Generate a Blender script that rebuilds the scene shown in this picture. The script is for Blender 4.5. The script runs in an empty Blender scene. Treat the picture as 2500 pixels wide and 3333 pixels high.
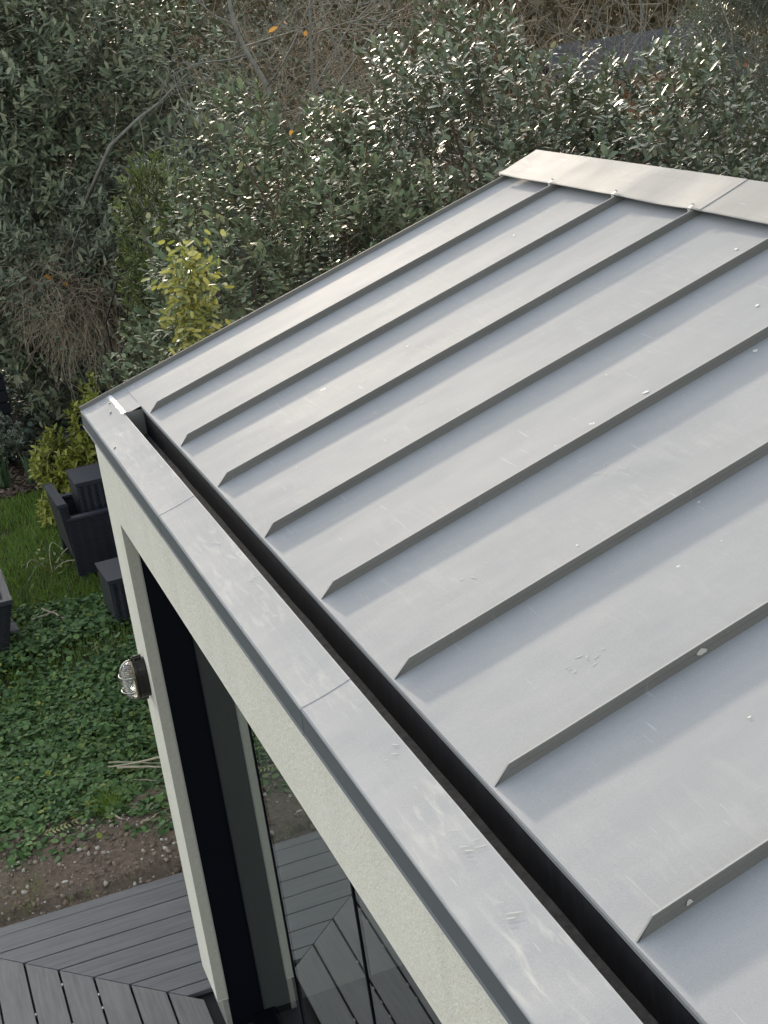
import bpy, bmesh, math, random
import numpy as np
from mathutils import Matrix, Vector, noise as mnoise

rad = math.radians
SC = bpy.context.scene
COL = SC.collection
rng = np.random.default_rng(11)
random.seed(5)

# ------------------------------------------------------------------ camera
CAM_C = (5.98245, -0.65361, 1.48198)
CAM_R = ((0.336068, 0.932407, -0.132953), (0.273138, -0.231582, -0.933684), (-0.901362, 0.277467, -0.332503))
cam = bpy.data.cameras.new('camera'); cam_o = bpy.data.objects.new('camera', cam); COL.objects.link(cam_o)
r_, d_, f_ = CAM_R
cam_o.matrix_world = Matrix(((r_[0], -d_[0], -f_[0], CAM_C[0]), (r_[1], -d_[1], -f_[1], CAM_C[1]), (r_[2], -d_[2], -f_[2], CAM_C[2]), (0, 0, 0, 1)))
cam.sensor_fit = 'HORIZONTAL'; cam.sensor_width = 36.0; cam.lens = 4973.96 / 2500 * 36
cam.clip_start = 0.05; cam.clip_end = 800
SC.camera = cam_o

# ------------------------------------------------------------------ light
SUN_EL, SUN_ROT = rad(12.5), rad(279)
w = bpy.data.worlds.new('World'); SC.world = w; w.use_nodes = True
nt = w.node_tree; bg = nt.nodes['Background']
sky = nt.nodes.new('ShaderNodeTexSky'); sky.sky_type = 'NISHITA'; sky.sun_disc = False
sky.sun_elevation = SUN_EL; sky.sun_rotation = SUN_ROT; sky.dust_density = 2.5; sky.air_density = 1.0
hsv = nt.nodes.new('ShaderNodeHueSaturation'); hsv.inputs['Saturation'].default_value = 0.42
nt.links.new(sky.outputs[0], hsv.inputs['Color']); nt.links.new(hsv.outputs[0], bg.inputs[0]); bg.inputs[1].default_value = 0.15
sun = bpy.data.lights.new('sun', 'SUN'); sun.energy = 2.0; sun.angle = rad(1.6); sun.color = (1.0, 0.86, 0.68)
sun_o = bpy.data.objects.new('sun', sun); COL.objects.link(sun_o)
sdir = Vector((math.sin(SUN_ROT) * math.cos(SUN_EL), math.cos(SUN_ROT) * math.cos(SUN_EL), math.sin(SUN_EL)))
sun_o.rotation_euler = sdir.to_track_quat('Z', 'Y').to_euler()
SC.view_settings.view_transform = 'Standard'; SC.view_settings.look = 'None'
SC.view_settings.exposure = 1.8; SC.view_settings.gamma = 1
SC.cycles.max_bounces = 8; SC.cycles.transparent_max_bounces = 12

# ------------------------------------------------------------------ dimensions
PITCH = rad(17.045)
SV = np.array((0, math.cos(PITCH), math.sin(PITCH))); NV = np.array((0, -math.sin(PITCH), math.cos(PITCH)))
def RP(x, s, n=0.0):                       # roof-plane point
    return (x, s * SV[1] + n * NV[1], s * SV[2] + n * NV[2])
LEN = 5.75                                 # building length
S_COP, S_EAVE, S_FL, S_TOP = 0.1271, 0.1956, 1.995, 2.19
HX = 0.3543                                # gutter starts
SEAMS = [0.4962, 1.0206, 1.5512, 2.0922, 2.6148, 3.1399, 3.6704, 4.208, 4.738, 5.268]
XW, YW, ZL, XP, RV, ZB, GL = 0.0194, 0.0255, -0.395, 0.3123, 0.0426, -2.6352, 0.1806
ZDECK, ZG = -2.7652, -2.83
YG = YW + GL

# ------------------------------------------------------------------ helpers
def tag(o, label=None, cat=None, group=None, kind=None):
    if label: o['label'] = label
    if cat: o['category'] = cat
    if group: o['group'] = group
    if kind: o['kind'] = kind
    return o
def empty(name, loc=(0, 0, 0), label=None, cat=None, group=None, rz=0):
    o = bpy.data.objects.new(name, None); COL.objects.link(o); o.location = loc; o.rotation_euler = (0, 0, rz)
    o.empty_display_size = 0.1
    return tag(o, label, cat, group)
def link(name, me, mats, parent=None, smooth=False):
    for m in (mats if isinstance(mats, (list, tuple)) else [mats]): me.materials.append(m)
    o = bpy.data.objects.new(name, me); COL.objects.link(o)
    if parent is not None: o.parent = parent
    if smooth: me.shade_smooth()
    return o
class MB:
    def __init__(s): s.v = []; s.f = []; s.uv = []
    def poly(s, pts, uvs=None):
        i = len(s.v); s.v += [tuple(map(float, p)) for p in pts]; s.f.append(tuple(range(i, i + len(pts))))
        s.uv += list(uvs) if uvs else [(0, 0)] * len(pts)
    def box(s, x0, x1, y0, y1, z0, z1, fn=None):
        c = [(x, y, z) for z in (z0, z1) for y in (y0, y1) for x in (x0, x1)]
        if fn: c = [fn(*p) for p in c]
        i = len(s.v); s.v += [tuple(map(float, p)) for p in c]
        for q in ((0, 2, 3, 1), (4, 5, 7, 6), (0, 1, 5, 4), (2, 6, 7, 3), (0, 4, 6, 2), (1, 3, 7, 5)):
            s.f.append(tuple(i + k for k in q)); s.uv += [(0, 0)] * 4
    def strip(s, rows, closed=False):       # rows: list of point lists, joined quad by quad (shared vertices)
        n = len(rows[0]); i = len(s.v)
        for r in rows: s.v += [tuple(map(float, p)) for p in r]
        for a in range(len(rows) - 1):
            for b in range(n if closed else n - 1):
                c = (b + 1) % n
                s.f.append((i + a * n + b, i + a * n + c, i + (a + 1) * n + c, i + (a + 1) * n + b)); s.uv += [(0, 0)] * 4
    def tube(s, pts, rs, n=6, cap=True):
        pts = [Vector(p) for p in pts]; rows = []
        up = Vector((0.13, 0.21, 1)).normalized()
        for k, p in enumerate(pts):
            t = (pts[min(k + 1, len(pts) - 1)] - pts[max(k - 1, 0)])
            t = t.normalized() if t.length > 1e-9 else Vector((0, 0, 1))
            a = t.cross(up)
            if a.length < 1e-3: a = t.cross(Vector((1, 0, 0)))
            a.normalize(); b = t.cross(a); r = rs[k] if hasattr(rs, '__len__') else rs
            rows.append([tuple(p + a * r * math.cos(2 * math.pi * j / n) + b * r * math.sin(2 * math.pi * j / n)) for j in range(n)])
        i = len(s.v); s.strip(rows, closed=True)
        if cap:
            m = len(rows)
            s.f.append(tuple(i + j for j in range(n))[::-1]); s.uv += [(0, 0)] * n
            s.f.append(tuple(i + (m - 1) * n + j for j in range(n))); s.uv += [(0, 0)] * n
    def build(s, name, mats, parent=None, smooth=False, bevel=0, origin=None):
        me = bpy.data.meshes.new(name)
        v = s.v if origin is None else [(p[0] - origin[0], p[1] - origin[1], p[2] - origin[2]) for p in s.v]
        me.from_pydata(v, [], s.f)
        uvl = me.uv_layers.new(name='UVMap'); uvl.data.foreach_set('uv', np.array(s.uv, float).ravel())
        me.update()
        bm = bmesh.new(); bm.from_mesh(me); bmesh.ops.recalc_face_normals(bm, faces=bm.faces)
        if bevel:
            bmesh.ops.bevel(bm, geom=[e for e in bm.edges if len(e.link_faces) == 2 and e.calc_face_angle(0) > 0.6], offset=bevel, segments=2, affect='EDGES', clamp_overlap=True)
        bm.to_mesh(me); bm.free()
        return link(name, me, mats, parent, smooth)

# ------------------------------------------------------------------ materials
def mat(name, base=(0.5, 0.5, 0.5), rough=0.6, metal=0.0, spec=0.5):
    m = bpy.data.materials.new(name); m.use_nodes = True
    b = m.node_tree.nodes['Principled BSDF']
    b.inputs['Base Color'].default_value = (*base, 1); b.inputs['Roughness'].default_value = rough
    b.inputs['Metallic'].default_value = metal; b.inputs['Specular IOR Level'].default_value = spec
    return m, m.node_tree, b
class NG:
    def __init__(s, t): s.t = t
    def n(s, ty, **k):
        x = s.t.nodes.new(ty)
        for a, v in k.items(): setattr(x, a, v)
        return x
    def l(s, a, b): s.t.links.new(a, b)
    def coord(s, kind='Object', scale=(1, 1, 1), rot=(0, 0, 0)):
        c = s.n('ShaderNodeTexCoord'); m = s.n('ShaderNodeMapping')
        m.inputs['Scale'].default_value = scale; m.inputs['Rotation'].default_value = rot
        s.l(c.outputs[kind], m.inputs[0]); return m.outputs[0]
    def noise(s, co, scale, detail=4, rough=0.55, dist=0.0):
        x = s.n('ShaderNodeTexNoise'); x.inputs['Scale'].default_value = scale; x.inputs['Detail'].default_value = detail
        x.inputs['Roughness'].default_value = rough; x.inputs['Distortion'].default_value = dist
        if co is not None: s.l(co, x.inputs['Vector'])
        return x.outputs['Fac']
    def ramp(s, fac, stops):
        x = s.n('ShaderNodeValToRGB'); e = x.color_ramp.elements
        while len(e) < len(stops): e.new(0.5)
        for k, (p, c) in enumerate(stops):
            e[k].position = p; e[k].color = (c, c, c, 1) if not hasattr(c, '__len__') else (*c, 1)
        s.l(fac, x.inputs[0]); return x.outputs[0]
    def mix(s, fac, a, b, mode='MIX'):
        x = s.n('ShaderNodeMix', data_type='RGBA', blend_type=mode)
        for sock, v in ((x.inputs[0], fac), (x.inputs[6], a), (x.inputs[7], b)):
            if hasattr(v, 'is_linked'): s.l(v, sock)
            elif hasattr(v, '__len__'): sock.default_value = (*v, 1)
            else: sock.default_value = v
        return x.outputs[2]
    def math(s, op, a, b=0.0, c=0.0):
        x = s.n('ShaderNodeMath', operation=op)
        for sock, v in zip(x.inputs, (a, b, c)):
            if hasattr(v, 'is_linked'): s.l(v, sock)
            else: sock.default_value = v
        return x.outputs[0]
    def bump(s, h, strength, dist, b, chain=None):
        x = s.n('ShaderNodeBump'); x.inputs['Strength'].default_value = strength; x.inputs['Distance'].default_value = dist
        s.l(h, x.inputs['Height'])
        if chain is not None: s.l(chain, x.inputs['Normal'])
        if b is not None: s.l(x.outputs[0], b.inputs['Normal'])
        return x.outputs[0]

def zinc(name, a, b2, smudge=0.0, rough=0.62, metal=0.0, speck=1.0, seed=0.0, spec=0.004):
    m, t, b = mat(name, a, rough, metal, spec); g = NG(t)
    co = g.coord(rot=(-PITCH, 0, 0))
    long_ = g.coord(rot=(-PITCH, 0, 0), scale=(1, 0.12, 1))
    big = g.noise(co, 1.3 + seed, 4, 0.6)
    streak = g.noise(long_, 16, 5, 0.65)
    c = g.mix(g.ramp(big, [(0.3, 0), (0.7, 1)]), a, b2)
    c = g.mix(g.math('MULTIPLY', g.ramp(streak, [(0.35, 0), (0.75, 1)]), 0.35), c, tuple(min(1, v * 1.18) for v in b2))
    grain = g.noise(co, 420, 2, 0.7)
    c = g.mix(0.16, c, g.ramp(grain, [(0.25, 0.12), (0.75, 0.75)]), 'OVERLAY')
    # pale specks, dried drops and short scratches
    vo = g.n('ShaderNodeTexVoronoi', feature='F1'); vo.inputs['Scale'].default_value = 8.5
    wob = g.noise(co, 55, 3, 0.6)
    add = g.n('ShaderNodeVectorMath', operation='ADD'); sc = g.n('ShaderNodeVectorMath', operation='SCALE')
    cw = g.n('ShaderNodeCombineXYZ'); g.l(wob, cw.inputs[0]); g.l(wob, cw.inputs[1])
    g.l(cw.outputs[0], sc.inputs[0]); sc.inputs['Scale'].default_value = 0.03
    g.l(co, add.inputs[0]); g.l(sc.outputs[0], add.inputs[1]); g.l(add.outputs[0], vo.inputs['Vector'])
    sep = g.n('ShaderNodeSeparateColor'); g.l(vo.outputs['Color'], sep.inputs[0])
    size = g.math('MULTIPLY', g.math('POWER', sep.outputs[1], 5.0), 0.075)
    sp = g.math('MULTIPLY', g.math('LESS_THAN', vo.outputs['Distance'], g.math('ADD', size, 0.009)), g.math('GREATER_THAN', sep.outputs[0], 0.62))
    fl = g.ramp(g.noise(co, 90, 3, 0.7), [(0.42, 0), (0.5, 1)])
    sp = g.math('MULTIPLY', g.math('MULTIPLY', sp, fl), 0.8 * speck)
    c = g.mix(sp, c, (0.72, 0.71, 0.68))
    for ang, thr, k in ((0.5, 0.735, 0.22), (-1.05, 0.75, 0.18), (1.2, 0.745, 0.16), (0.1, 0.72, 0.14)):
        cs = g.coord(rot=(-PITCH, 0, ang), scale=(1.0, 16, 1))
        scr = g.ramp(g.noise(cs, 5.5, 3, 0.5, 0.25), [(thr, 0), (thr + 0.015, 1)])
        c = g.mix(g.math('MULTIPLY', scr, k * speck), c, (0.66, 0.66, 0.65))
    rsock = g.math('ADD', g.math('MULTIPLY', big, 0.10), rough - 0.05)
    if smudge:
        patch = g.ramp(g.noise(co, 3.1, 3, 0.5), [(0.44, 0), (0.66, 1)])
        for ang, scl, off in ((0.42, 42, 0.53), (-0.35, 30, 0.57), (1.0, 34, 0.58)):
            cs = g.coord(rot=(-PITCH, 0, ang), scale=(0.17, 1, 1))
            sm = g.ramp(g.noise(cs, scl, 4, 0.55, 0.6), [(off, 0), (off + 0.2, 1)])
            c = g.mix(g.math('MULTIPLY', g.math('MULTIPLY', sm, patch), smudge), c, (0.62, 0.60, 0.54))
    g.l(c, b.inputs['Base Color']); g.l(rsock, b.inputs['Roughness'])
    h1 = g.bump(g.noise(co, 2.4, 2, 0.5), 0.6, 0.016, None)
    g.bump(grain, 0.10, 0.0006, b, h1)
    return m
M = {}
M['zinc'] = zinc('zinc', (0.298, 0.303, 0.306), (0.325, 0.327, 0.325), smudge=0.09)
M['zinc_coping'] = zinc('zinc_coping', (0.30, 0.306, 0.31), (0.33, 0.332, 0.33), smudge=0.5, seed=0.7)
M['zinc_flash'] = zinc('zinc_flashing', (0.262, 0.260, 0.252), (0.30, 0.292, 0.272), smudge=0.35, rough=0.55, seed=0.4, spec=0.018)
M['zinc_edge'], _, _ = mat('zinc_lit_edge', (0.36, 0.36, 0.35), 0.7, 0, 0.02)  # sky highlight along the seam tops, put in as lighter zinc
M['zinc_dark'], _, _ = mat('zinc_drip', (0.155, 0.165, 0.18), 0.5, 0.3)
M['seam'] = zinc('zinc_seam', (0.150, 0.143, 0.128), (0.178, 0.170, 0.152), rough=0.6, speck=0.4)  # same zinc as the sheet; dim reflection of the seam sides darkens the colour
M['solder'], t_, b_ = mat('solder', (0.60, 0.61, 0.61), 0.65, 0.2)
g = NG(t_); g.bump(g.noise(g.coord(), 160, 4, 0.7), 0.9, 0.004, b_)
M['clip_zinc'], _, _ = mat('clip_zinc', (0.42, 0.42, 0.40), 0.6, 0.0, 0.1)
M['gutter'], t_, b_ = mat('gutter_lining', (0.012, 0.013, 0.016), 0.62, 0, 0.3)
g = NG(t_); co = g.coord(scale=(1, 1, 0.35)); nz = g.noise(co, 30, 5, 0.7)
g.l(g.mix(g.ramp(nz, [(0.45, 0), (0.8, 1)]), (0.005, 0.0055, 0.008), (0.018, 0.019, 0.022)), b_.inputs['Base Color']); g.bump(nz, 0.4, 0.004, b_)
M['gutter_floor'], t_, b_ = mat('gutter_silt', (0.05, 0.045, 0.04), 0.8)
g = NG(t_); nz = g.noise(g.coord(), 40, 5, 0.7); g.l(g.ramp(nz, [(0.35, (0.025, 0.023, 0.021)), (0.7, (0.085, 0.078, 0.07))]), b_.inputs['Base Color']); g.bump(nz, 0.5, 0.004, b_)
M['screw'], _, _ = mat('screw_dark', (0.05, 0.045, 0.04), 0.6, 0.3)
M['tape'], t_, b_ = mat('tape_residue', (0.46, 0.43, 0.37), 0.8)

M['render'], t_, b_ = mat('render', (0.60, 0.585, 0.51), 0.9, 0, 0.2); g = NG(t_)
co = g.coord(); n1 = g.noise(co, 95, 3, 0.75); n2 = g.noise(co, 2.5, 4, 0.6); n3 = g.noise(co, 300, 2, 0.6)
c = g.mix(g.ramp(n2, [(0.3, 0), (0.7, 1)]), (0.80, 0.755, 0.64), (0.86, 0.81, 0.69))
c = g.mix(0.55, c, g.ramp(n1, [(0.3, 0.22), (0.68, 0.74)]), 'OVERLAY')
c = g.mix(g.math('MULTIPLY', g.ramp(g.noise(g.coord(scale=(9, 9, 0.7)), 1.0, 4, 0.6), [(0.5, 0), (0.75, 1)]), 0.13), c, (0.46, 0.44, 0.36))
g.l(c, b_.inputs['Base Color']); h = g.bump(n1, 0.75, 0.006, None); g.bump(n3, 0.5, 0.002, b_, h)
M['reveal'], t_, b_ = mat('render_reveal', (0.54, 0.50, 0.42), 0.9, 0, 0.2); g = NG(t_)  # same render as the wall, shade of the reveal mixed into a darker tone
co = g.coord(); n1 = g.noise(co, 60, 4, 0.6); g.l(g.mix(g.ramp(n1, [(0.3, 0), (0.75, 1)]), (0.41, 0.38, 0.31), (0.47, 0.44, 0.365)), b_.inputs['Base Color']); g.bump(n1, 0.6, 0.006, b_)
M['plinth'], t_, b_ = mat('plinth', (0.30, 0.28, 0.24), 0.9, 0, 0.2); g = NG(t_)
n1 = g.noise(g.coord(), 40, 4, 0.6); g.l(g.mix(g.ramp(n1, [(0.3, 0), (0.75, 1)]), (0.22, 0.205, 0.18), (0.32, 0.30, 0.26)), b_.inputs['Base Color']); g.bump(n1, 0.5, 0.005, b_)
M['frame'], _, _ = mat('black_frame', (0.004, 0.005, 0.008), 0.4, 0, 0.12)
M['rubber'], _, _ = mat('bead', (0.30, 0.29, 0.26), 0.6)

m = bpy.data.materials.new('glass'); m.use_nodes = True; t_ = m.node_tree; g = NG(t_)
t_.nodes.remove(t_.nodes['Principled BSDF']); out = t_.nodes['Material Output']
lw = g.n('ShaderNodeLayerWeight'); lw.inputs['Blend'].default_value = 0.5; fr = g.math('ADD', 0.18, g.math('MULTIPLY', 0.82, g.math('POWER', lw.outputs['Facing'], 4.0)))
tr = g.n('ShaderNodeBsdfTransparent'); tr.inputs[0].default_value = (0.88, 0.90, 0.88, 1)
gl = g.n('ShaderNodeBsdfGlossy'); gl.inputs['Roughness'].default_value = 0.0; gl.inputs[0].default_value = (0.93, 0.97, 0.95, 1)
mx = g.n('ShaderNodeMixShader'); g.l(fr, mx.inputs[0]); g.l(tr.outputs[0], mx.inputs[1]); g.l(gl.outputs[0], mx.inputs[2]); g.l(mx.outputs[0], out.inputs[0])
M['glass'] = m

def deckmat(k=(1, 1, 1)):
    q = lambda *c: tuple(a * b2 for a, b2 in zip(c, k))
    m, t, b = mat('deck_composite', (0.09, 0.095, 0.10), 0.62, 0, 0.35); g = NG(t)
    uv = g.coord('UV', scale=(0.9, 16, 1)); isl = g.n('ShaderNodeNewGeometry').outputs['Random Per Island']
    off = g.n('ShaderNodeVectorMath', operation='ADD'); cx = g.n('ShaderNodeCombineXYZ'); g.l(g.math('MULTIPLY', isl, 37.0), cx.inputs[0]); g.l(g.math('MULTIPLY', isl, 91.0), cx.inputs[1])
    g.l(uv, off.inputs[0]); g.l(cx.outputs[0], off.inputs[1])
    n1 = g.noise(off.outputs[0], 3.2, 6, 0.65, 0.4); n2 = g.noise(g.coord('UV', scale=(2.5, 9, 1)), 1.1, 3, 0.6)
    n3 = g.noise(off.outputs[0], 16, 3, 0.6, 0.2)
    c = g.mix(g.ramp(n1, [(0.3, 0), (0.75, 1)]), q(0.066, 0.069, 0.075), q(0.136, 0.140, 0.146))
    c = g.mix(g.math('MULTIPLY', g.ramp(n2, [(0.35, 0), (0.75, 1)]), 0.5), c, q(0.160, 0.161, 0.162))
    c = g.mix(g.math('MULTIPLY', n3, 0.25), c, (0.06, 0.066, 0.075))
    g.l(c, b.inputs['Base Color']); g.bump(n1, 0.25, 0.003, b); return m
M['deck'] = deckmat(); M['deck_sheen'] = deckmat((1.22, 1.18, 1.10))  # second copy lighter and warmer: sheen from grain direction put into the colour
M['deck_gap'], _, _ = mat('deck_gap', (0.008, 0.009, 0.010), 0.9)
M['clip'], _, _ = mat('deck_clip', (0.22, 0.22, 0.22), 0.45, 0.6)

def wicker(name, rows, ribs, base, wk=0.8):
    m, t, b = mat(name, base, 0.5, 0, 0.4); g = NG(t)
    uv = g.coord('UV')
    w1 = g.n('ShaderNodeTexWave', wave_type='BANDS', bands_direction='Y'); w1.inputs['Scale'].default_value = rows; w1.inputs['Distortion'].default_value = 0.6; w1.inputs['Detail Scale'].default_value = 3
    w2 = g.n('ShaderNodeTexWave', wave_type='BANDS', bands_direction='X'); w2.inputs['Scale'].default_value = ribs; w2.inputs['Distortion'].default_value = 0.3
    for w_ in (w1, w2): g.l(uv, w_.inputs['Vector'])
    h = g.math('ADD', g.math('MULTIPLY', w1.outputs['Fac'], 0.6), g.math('MULTIPLY', w2.outputs['Fac'], wk))
    c = g.mix(g.ramp(h, [(0.2, 0), (0.95, 1)]), tuple(v * 0.3 for v in base), tuple(v * 1.5 for v in base))
    g.l(c, b.inputs['Base Color']); g.bump(h, 0.9, 0.006, b); return m
M['wicker_fine'] = wicker('wicker_fine', 20, 4.0, (0.014, 0.016, 0.024), 0.25)
M['wicker_rib'] = wicker('wicker_ribbed', 21, 5.5, (0.016, 0.0175, 0.024))
M['wicker_rim'], t_, b_ = mat('wicker_rim', (0.024, 0.028, 0.038), 0.5)
g = NG(t_); n1 = g.noise(g.coord(), 120, 2, 0.6); g.bump(n1, 0.6, 0.004, b_)
M['dark_void'], _, _ = mat('planter_inside', (0.012, 0.011, 0.010), 0.9)  # near-black fill inside the planter rim
M['slab'], t_, b_ = mat('concrete_slab', (0.2, 0.2, 0.2), 0.9); g = NG(t_)
n1 = g.noise(g.coord(), 60, 5, 0.7); g.l(g.ramp(n1, [(0.3, (0.13, 0.13, 0.135)), (0.7, (0.22, 0.22, 0.22))]), b_.inputs['Base Color']); g.bump(n1, 0.4, 0.004, b_)
M['lamp_metal'], t_, b_ = mat('lamp_bronze', (0.045, 0.042, 0.04), 0.38, 0.85)
M['lamp_chrome'], _, _ = mat('lamp_nickel', (0.55, 0.53, 0.48), 0.22, 1.0)
M['brass'], _, _ = mat('lamp_brass', (0.34, 0.27, 0.18), 0.3, 0.9)
M['lamp_glass'], t_, b_ = mat('lamp_glass', (0.93, 0.95, 0.95), 0.06)
b_.inputs['Transmission Weight'].default_value = 0.9; b_.inputs['IOR'].default_value = 1.45; g = NG(t_)
wv = g.n('ShaderNodeTexWave', wave_type='BANDS', bands_direction='Z'); wv.inputs['Scale'].default_value = 42; g.l(g.coord(), wv.inputs['Vector']); g.bump(wv.outputs['Fac'], 0.5, 0.004, b_)

def groundmat():
    m, t, b = mat('ground_soil', (0.05, 0.04, 0.03), 0.95, 0, 0.2); g = NG(t)
    co = g.coord(); n1 = g.noise(co, 0.9, 5, 0.6); n2 = g.noise(co, 18, 6, 0.75)
    c = g.mix(g.ramp(n2, [(0.3, 0), (0.75, 1)]), (0.022, 0.017, 0.012), (0.085, 0.062, 0.043))
    c = g.mix(g.ramp(n1, [(0.48, 0), (0.62, 0.7)]), c, (0.022, 0.034, 0.013))
    g.l(c, b.inputs['Base Color']); g.bump(n2, 0.8, 0.03, b); return m
M['ground'] = groundmat()
M['hill'], t_, b_ = mat('hillside', (0.1, 0.085, 0.05), 0.95, 0, 0.1); g = NG(t_)
n1 = g.noise(g.coord(), 1.6, 7, 0.75); g.l(g.ramp(n1, [(0.3, (0.035, 0.034, 0.018)), (0.55, (0.10, 0.085, 0.05)), (0.75, (0.16, 0.13, 0.075))]), b_.inputs['Base Color']); g.bump(n1, 1.0, 0.4, b_)
def soilmat():
    m, t, b = mat('bed_soil', (0.09, 0.07, 0.05), 0.95, 0, 0.2); g = NG(t)
    co = g.coord(); n2 = g.noise(co, 30, 7, 0.75); n3 = g.noise(co, 3.0, 3, 0.6)
    c = g.mix(g.ramp(n2, [(0.3, 0), (0.72, 1)]), (0.07, 0.055, 0.042), (0.30, 0.235, 0.175))
    c = g.mix(g.ramp(n3, [(0.4, 0), (0.65, 0.6)]), c, (0.20, 0.155, 0.11))
    g.l(c, b.inputs['Base Color']); g.bump(n2, 1.0, 0.03, b); return m
M['soil'] = soilmat()
M['stone'], t_, b_ = mat('stones', (0.3, 0.26, 0.2), 0.85); g = NG(t_)
isl = g.n('ShaderNodeNewGeometry').outputs['Random Per Island']
g.l(g.ramp(isl, [(0.0, (0.10, 0.075, 0.055)), (0.55, (0.24, 0.18, 0.13)), (0.85, (0.34, 0.29, 0.23)), (1.0, (0.55, 0.52, 0.46))]), b_.inputs['Base Color'])

def leafmat(name, stops, rough=0.4, under=None, trans=0.25, mid=None, spec=0.5, margin=None):
    """leaf: random tone per leaf, pale midrib, its own underside colour, some light passing through"""
    m, t, b = mat(name, stops[0][1], rough, 0, spec); g = NG(t)
    geo = g.n('ShaderNodeNewGeometry'); c = g.ramp(geo.outputs['Random Per Island'], stops)
    uvn = g.n('ShaderNodeUVMap'); sx = g.n('ShaderNodeSeparateXYZ'); g.l(uvn.outputs[0], sx.inputs[0])
    au = g.math('ABSOLUTE', sx.outputs[0])
    if margin: c = g.mix(g.ramp(au, [(0.6, 0), (0.8, 1)]), c, margin)
    if mid: c = g.mix(g.math('MULTIPLY', g.math('LESS_THAN', au, 0.10), 0.6), c, mid)
    if under: c = g.mix(g.math('MULTIPLY', geo.outputs['Backfacing'], 1.0), c, under)
    g.l(c, b.inputs['Base Color'])
    if trans:
        tl = g.n('ShaderNodeBsdfTranslucent'); g.l(g.mix(0.4, c, (0.10, 0.16, 0.02)), tl.inputs[0])
        mx = g.n('ShaderNodeMixShader'); mx.inputs[0].default_value = trans
        o = t.nodes['Material Output']; g.l(b.outputs[0], mx.inputs[1]); g.l(tl.outputs[0], mx.inputs[2]); g.l(mx.outputs[0], o.inputs[0])
    return m
def barkmat(name, a, b2):
    m, t, b = mat(name, a, 0.9, 0, 0.2); g = NG(t); n = g.noise(g.coord(), 14, 5, 0.7)
    g.l(g.mix(g.ramp(n, [(0.3, 0), (0.7, 1)]), a, b2), b.inputs['Base Color']); g.bump(n, 0.5, 0.01, b); return m
M['elaeagnus'] = leafmat('elaeagnus_leaf', [(0, (0.069, 0.099, 0.056)), (0.5, (0.119, 0.151, 0.085)), (0.9, (0.174, 0.206, 0.113)), (1, (0.268, 0.233, 0.106))], 0.42, (0.16, 0.17, 0.12), 0.06, (0.13, 0.16, 0.09), spec=0.42)
M['elaeagnus_soft'] = leafmat('elaeagnus_leaf_soft', [(0, (0.081, 0.112, 0.056)), (0.5, (0.131, 0.170, 0.087)), (0.9, (0.193, 0.232, 0.118)), (1, (0.292, 0.266, 0.111))], 0.62, (0.16, 0.17, 0.12), 0.06, (0.16, 0.19, 0.11), spec=0.2)
M['variegated'] = leafmat('variegated_leaf', [(0, (0.06, 0.10, 0.04)), (0.42, (0.20, 0.20, 0.045)), (0.85, (0.42, 0.385, 0.10)), (1, (0.08, 0.11, 0.04))], 0.4, (0.4, 0.38, 0.16), 0.2, (0.5, 0.42, 0.05), margin=(0.06, 0.09, 0.035))
M['laurel'] = leafmat('laurel_leaf', [(0, (0.095, 0.123, 0.070)), (0.5, (0.164, 0.195, 0.112)), (1, (0.280, 0.287, 0.166))], 0.5, (0.12, 0.14, 0.10), 0.07, (0.15, 0.17, 0.11), spec=0.22)
M['greygreen'] = leafmat('grey_green_leaf', [(0, (0.103, 0.124, 0.079)), (0.6, (0.166, 0.190, 0.121)), (1, (0.270, 0.278, 0.172))], 0.55, (0.15, 0.165, 0.125), 0.07, spec=0.22)
M['shoots'] = leafmat('young_leaf', [(0, (0.066, 0.094, 0.028)), (0.6, (0.132, 0.165, 0.039)), (1, (0.242, 0.264, 0.066))], 0.45, (0.14, 0.17, 0.06), 0.3)
M['choisya'] = leafmat('golden_leaf', [(0, (0.170, 0.196, 0.021)), (0.5, (0.323, 0.332, 0.043)), (1, (0.468, 0.451, 0.085))], 0.45, (0.25, 0.27, 0.06), 0.3)
M['euonymus'] = leafmat('cream_edged_leaf', [(0, (0.06, 0.09, 0.05)), (1, (0.12, 0.16, 0.09))], 0.45, (0.3, 0.32, 0.25), 0.2, margin=(0.62, 0.62, 0.52))
M['olive'] = leafmat('olive_leaf', [(0, (0.063, 0.082, 0.052)), (0.6, (0.098, 0.121, 0.075)), (1, (0.173, 0.196, 0.126))], 0.42, (0.16, 0.18, 0.14), 0.12)
M['ivy'] = leafmat('ground_ivy_leaf', [(0, (0.063, 0.123, 0.046)), (0.6, (0.116, 0.209, 0.074)), (0.95, (0.178, 0.279, 0.089)), (1, (0.333, 0.339, 0.067))], 0.6, (0.07, 0.10, 0.06), 0.2, (0.09, 0.14, 0.08), spec=0.15)
M['darkivy'] = leafmat('dark_ivy_leaf', [(0, (0.039, 0.066, 0.048)), (0.8, (0.073, 0.110, 0.073)), (1, (0.131, 0.131, 0.066))], 0.5, (0.06, 0.08, 0.06), 0.15)
M['grass'] = leafmat('grass_blade', [(0, (0.087, 0.165, 0.022)), (0.6, (0.149, 0.265, 0.031)), (0.93, (0.224, 0.338, 0.046)), (1, (0.595, 0.528, 0.132))], 0.55, None, 0.3)
M['strap'] = leafmat('strap_leaf', [(0, (0.045, 0.085, 0.040)), (1, (0.10, 0.15, 0.075))], 0.45, None, 0.25)
M['litter'] = leafmat('dead_leaf', [(0, (0.05, 0.032, 0.022)), (0.6, (0.11, 0.075, 0.05)), (1, (0.20, 0.15, 0.11))], 0.8, None, 0.05)
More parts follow.
